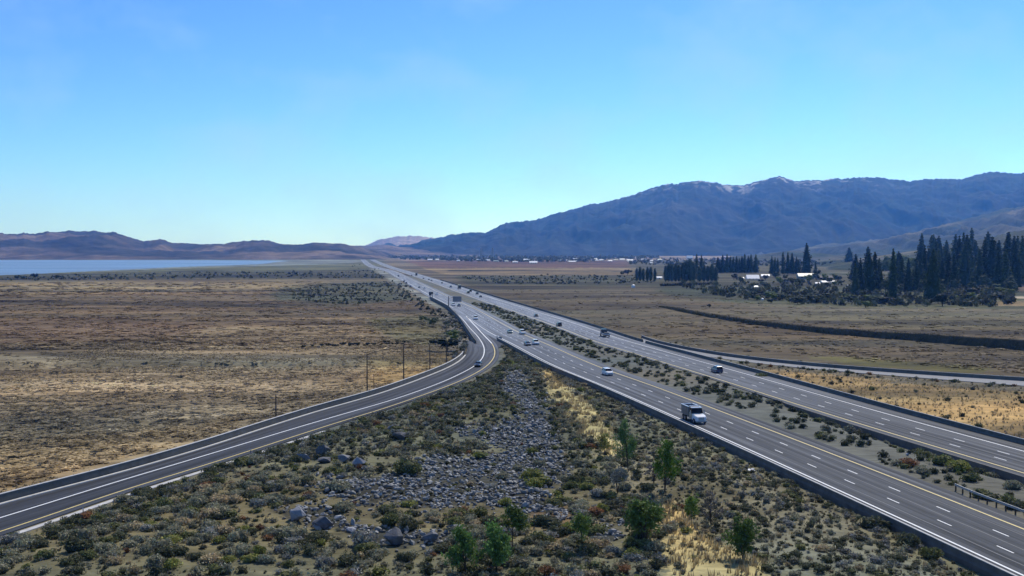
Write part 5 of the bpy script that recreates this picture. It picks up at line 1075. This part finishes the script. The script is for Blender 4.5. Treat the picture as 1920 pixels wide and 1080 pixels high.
# ------------------------------------------------------------------ buildings
def house(px, py, wpx, hpx, wm, rm, label, name='house', cat='house', group=None, win=True, rot=None, dep=.8, rfrac=.5):
    x, y = at(px, py); wd = wpx * y / FPX; h = hpx * y / FPX; d = wd * dep; hw = h * (1 - rfrac); rz = rot if rot is not None else ((px * 13) % 7 - 3) * .06
    t = empty(name, (x, y, -.12), rz, label=label, cat=cat, group=group)
    MB().box(-wd / 2, wd / 2, -d / 2, d / 2, 0, hw).add([(-wd / 2 + .01, -d / 2 + .05, hw), (-wd / 2 + .01, d / 2 - .05, hw), (-wd / 2 + .01, 0, h * .96), (-wd / 2 + .3, 0, h * .96)], [(0, 1, 2)]).build('wall', wm, t)
    e = max(.25, wd * .04)
    MB().add([(-wd / 2 - e, -d / 2 - e, hw - .05), (wd / 2 + e, -d / 2 - e, hw - .05), (wd / 2 + e, 0, h), (-wd / 2 - e, 0, h), (-wd / 2 - e, d / 2 + e, hw - .05), (wd / 2 + e, d / 2 + e, hw - .05),
              (-wd / 2 - e, -d / 2 - e, hw - .22), (wd / 2 + e, -d / 2 - e, hw - .22), (-wd / 2 - e, d / 2 + e, hw - .22), (wd / 2 + e, d / 2 + e, hw - .22)],
             [(0, 1, 2, 3), (3, 2, 5, 4), (6, 8, 9, 7), (6, 7, 1, 0), (8, 4, 5, 9), (6, 0, 3, 4, 8), (7, 9, 5, 2, 1)]).build('roof', rm, t)
    MB().box(-.5, .5, -d / 2 - .05, -d / 2 - .01, 0, min(2.0, hw * .85)).build('door', M_wb, t)
    if win:
        for s in (-1, 1):
            xx = s * wd * .3; MB().box(xx - wd * .08, xx + wd * .08, -d / 2 - .045, -d / 2 - .012, hw * .35, hw * .78).build('window', M_glass, t)
    return t
house(1411, 523.5, 22, 8.5, M_ww, M_rw, 'white farm building with the brightest wide roof', rfrac=.8, rot=-.05)
house(1435, 519, 15, 5, M_ww, M_rw, 'white roofed shed right behind the brightest farm building', 'shed', 'shed', rfrac=.6)
house(1389.5, 524, 10, 4.5, M_wg, M_rw, 'small pale roofed shed left of the brightest farm building', 'shed', 'shed', rfrac=.5, win=False)
house(1388, 507.5, 6.5, 3.5, M_ww, M_rw, 'tiny white roof among the pines above the farm', 'shed', 'shed', rfrac=.7, win=False)
house(1510, 523, 28, 11, M_wg, M_rg, 'grey green house with broad hipped looking roof below the tallest pine', rfrac=.5)
house(1546, 524, 26, 8, M_wb, M_rb, 'long dark roofed house right of the grey green one', rfrac=.5)
house(1552, 531, 24, 5, M_wt, M_rw, 'low pale roofed shed in front of the long dark house', 'shed', 'shed', rfrac=.5, rot=0)
house(1480, 528, 16, 6, M_wt, M_rb, 'small tan house left of the grey green one')
house(1236, 523, 10, 5, M_ww, M_rw, 'white shed between the two poplar clumps', 'shed', 'shed', win=False, rfrac=.5)
house(1252, 524.5, 14, 5, M_wb, M_rb, 'brown shed behind the left end of the dark hedge', 'shed', 'shed', win=False)
house(1275, 520, 7, 6, M_ww, M_rg, 'narrow white hut in front of the second poplar clump', 'shed', 'shed', win=False)
house(1416, 539, 9, 3.6, M_ww, M_rw, 'low white hut alone on the green pasture', 'shed', 'shed', win=False, rfrac=.5)
house(1500, 531.5, 6, 3.5, M_ww, M_rw, 'tiny white hut in front of the grey green house', 'shed', 'shed', win=False)
house(1533, 533, 8, 4, M_wg, M_rw, 'small silvery hut left of the low pale shed', 'shed', 'shed', win=False)
house(1592, 537, 5, 3.4, M_ww, M_rw, 'tiny white hut at the left edge of the pine group', 'shed', 'shed', win=False)
house(1653, 524.5, 6, 4, M_ww, M_rw, 'upper white hut between the pines of the farm group', 'shed', 'shed', win=False)
house(1647, 543, 5, 3.6, M_ww, M_rw, 'lower white hut between the pines of the farm group', 'shed', 'shed', win=False)
house(1735, 543, 9, 5, M_wb, M_rb, 'brown cabin under the central pines', 'cabin', 'house')
house(1622, 549, 8, 4.5, M_wb, M_rb, 'brown cabin at the foot of the tall dark pines', 'cabin', 'house')
house(1830, 548, 26, 8, M_wb, M_rb, 'long dark house before the right hand woods')
house(1790, 545, 14, 6, M_wt, M_rb, 'tan house left of the long dark one by the woods')
house(1293, 486, 10, 7, M_ww, M_rw, 'white roofed building rising behind the hedge poplars', rfrac=.6, rot=0)
house(1000, 494, 14, 4.5, M_ww, M_rw, 'brightest white barn at the far edge of the red brown field', 'barn', 'barn', rfrac=.6, rot=0)
house(966, 492.5, 9, 3, M_ww, M_rw, 'pale barn left of the brightest barn by the red brown field', 'barn', 'barn', win=False)
house(1072, 491.5, 13, 2.6, M_wt, M_rw, 'long pale shed right of the brightest far barn', 'shed', 'shed', win=False)
house(1181, 489.8, 11, 3.6, M_wg, M_rw, 'pale roofed barn on the flats left of the poplars', 'barn', 'barn', win=False)
house(1221, 493.5, 4.5, 2.6, M_ww, M_rw, 'tiny white hut on the flats above the leftmost poplars', 'shed', 'shed', win=False)
house(688.5, 484.2, 7, 5, M_ww, M_rw, 'white building where the freeway disappears', 'building', 'building', win=False)
rh = np.random.default_rng(21)
for i in range(34):
    px = rh.uniform(800, 1240); py = rh.uniform(487.5, 491.5); house(px, py, rh.uniform(4, 9), rh.uniform(2.2, 3.4), [M_ww, M_wt, M_wg][i % 3], [M_rw, M_rb, M_rw, M_rg][i % 4], 'tiny distant house in the valley town below the mountain', 'house', 'house', 'houses of the distant town', win=False)
# white tanks in the fields
for px, py, dpx, lb in ((1187.5, 539, 7, 'white tank standing alone in the open field left of the farm'), (1429.5, 562.5, 5, 'white tank on the green pasture below the farm')):
    x, y = at(px, py); r = dpx * y / FPX / 2; t = empty('water_tank', (x, y, -.12), label=lb, cat='tank'); MB().tube((0, 0, 0), (0, 0, r * 1.3), r, r, 16).build('shell', M_rw, t); MB().tube((0, 0, r * 1.303), (0, 0, r * 1.7), r * 1.02, r * .1, 16).build('roof', M_rw, t)
# dark hedge
x0, y0 = at(1238, 536.5); x1, y1 = at(1330, 533.8)
r = np.random.default_rng(3); n = 900; t_ = r.uniform(0, 1, n); c = np.c_[x0 + (x1 - x0) * t_, y0 + (y1 - y0) * t_ + r.normal(0, .8, n), r.uniform(0, 2.0, n)]; V, F = leaf_cards(c, r.uniform(.5, 1.0, n), rng=r)
set_props(link('hedge', mesh_np('hedge', V, F, M_leaf, np.repeat(np.array((.018, .022, .014))[None] * r.uniform(.7, 1.3, (n, 1)), 3, 0))), 'long straight black looking hedge in front of the poplars', 'hedge')
# white scrap by the barrier
x, y = at(1408, 879); sc = MB().add([(-.55, -.2, .02), (.6, -.1, .02), (.5, .35, .3), (-.35, .3, .22), (-.55, -.2, .06), (.6, -.1, .07), (.5, .35, .35), (-.35, .3, .28)], [(0, 3, 2, 1), (4, 5, 6, 7), (0, 1, 5, 4), (1, 2, 6, 5), (2, 3, 7, 6), (3, 0, 4, 7)]).build('scrap_sheet', M_rw, None, (x, y, gz(x, y)))
set_props(sc, 'white sheet of scrap lying below the freeway barrier', 'scrap')

print('TRIS', sum(sum(len(p.vertices) - 2 for p in o.data.polygons) for o in C.objects if o.type == 'MESH' and o.get('kind')), len(C.objects))
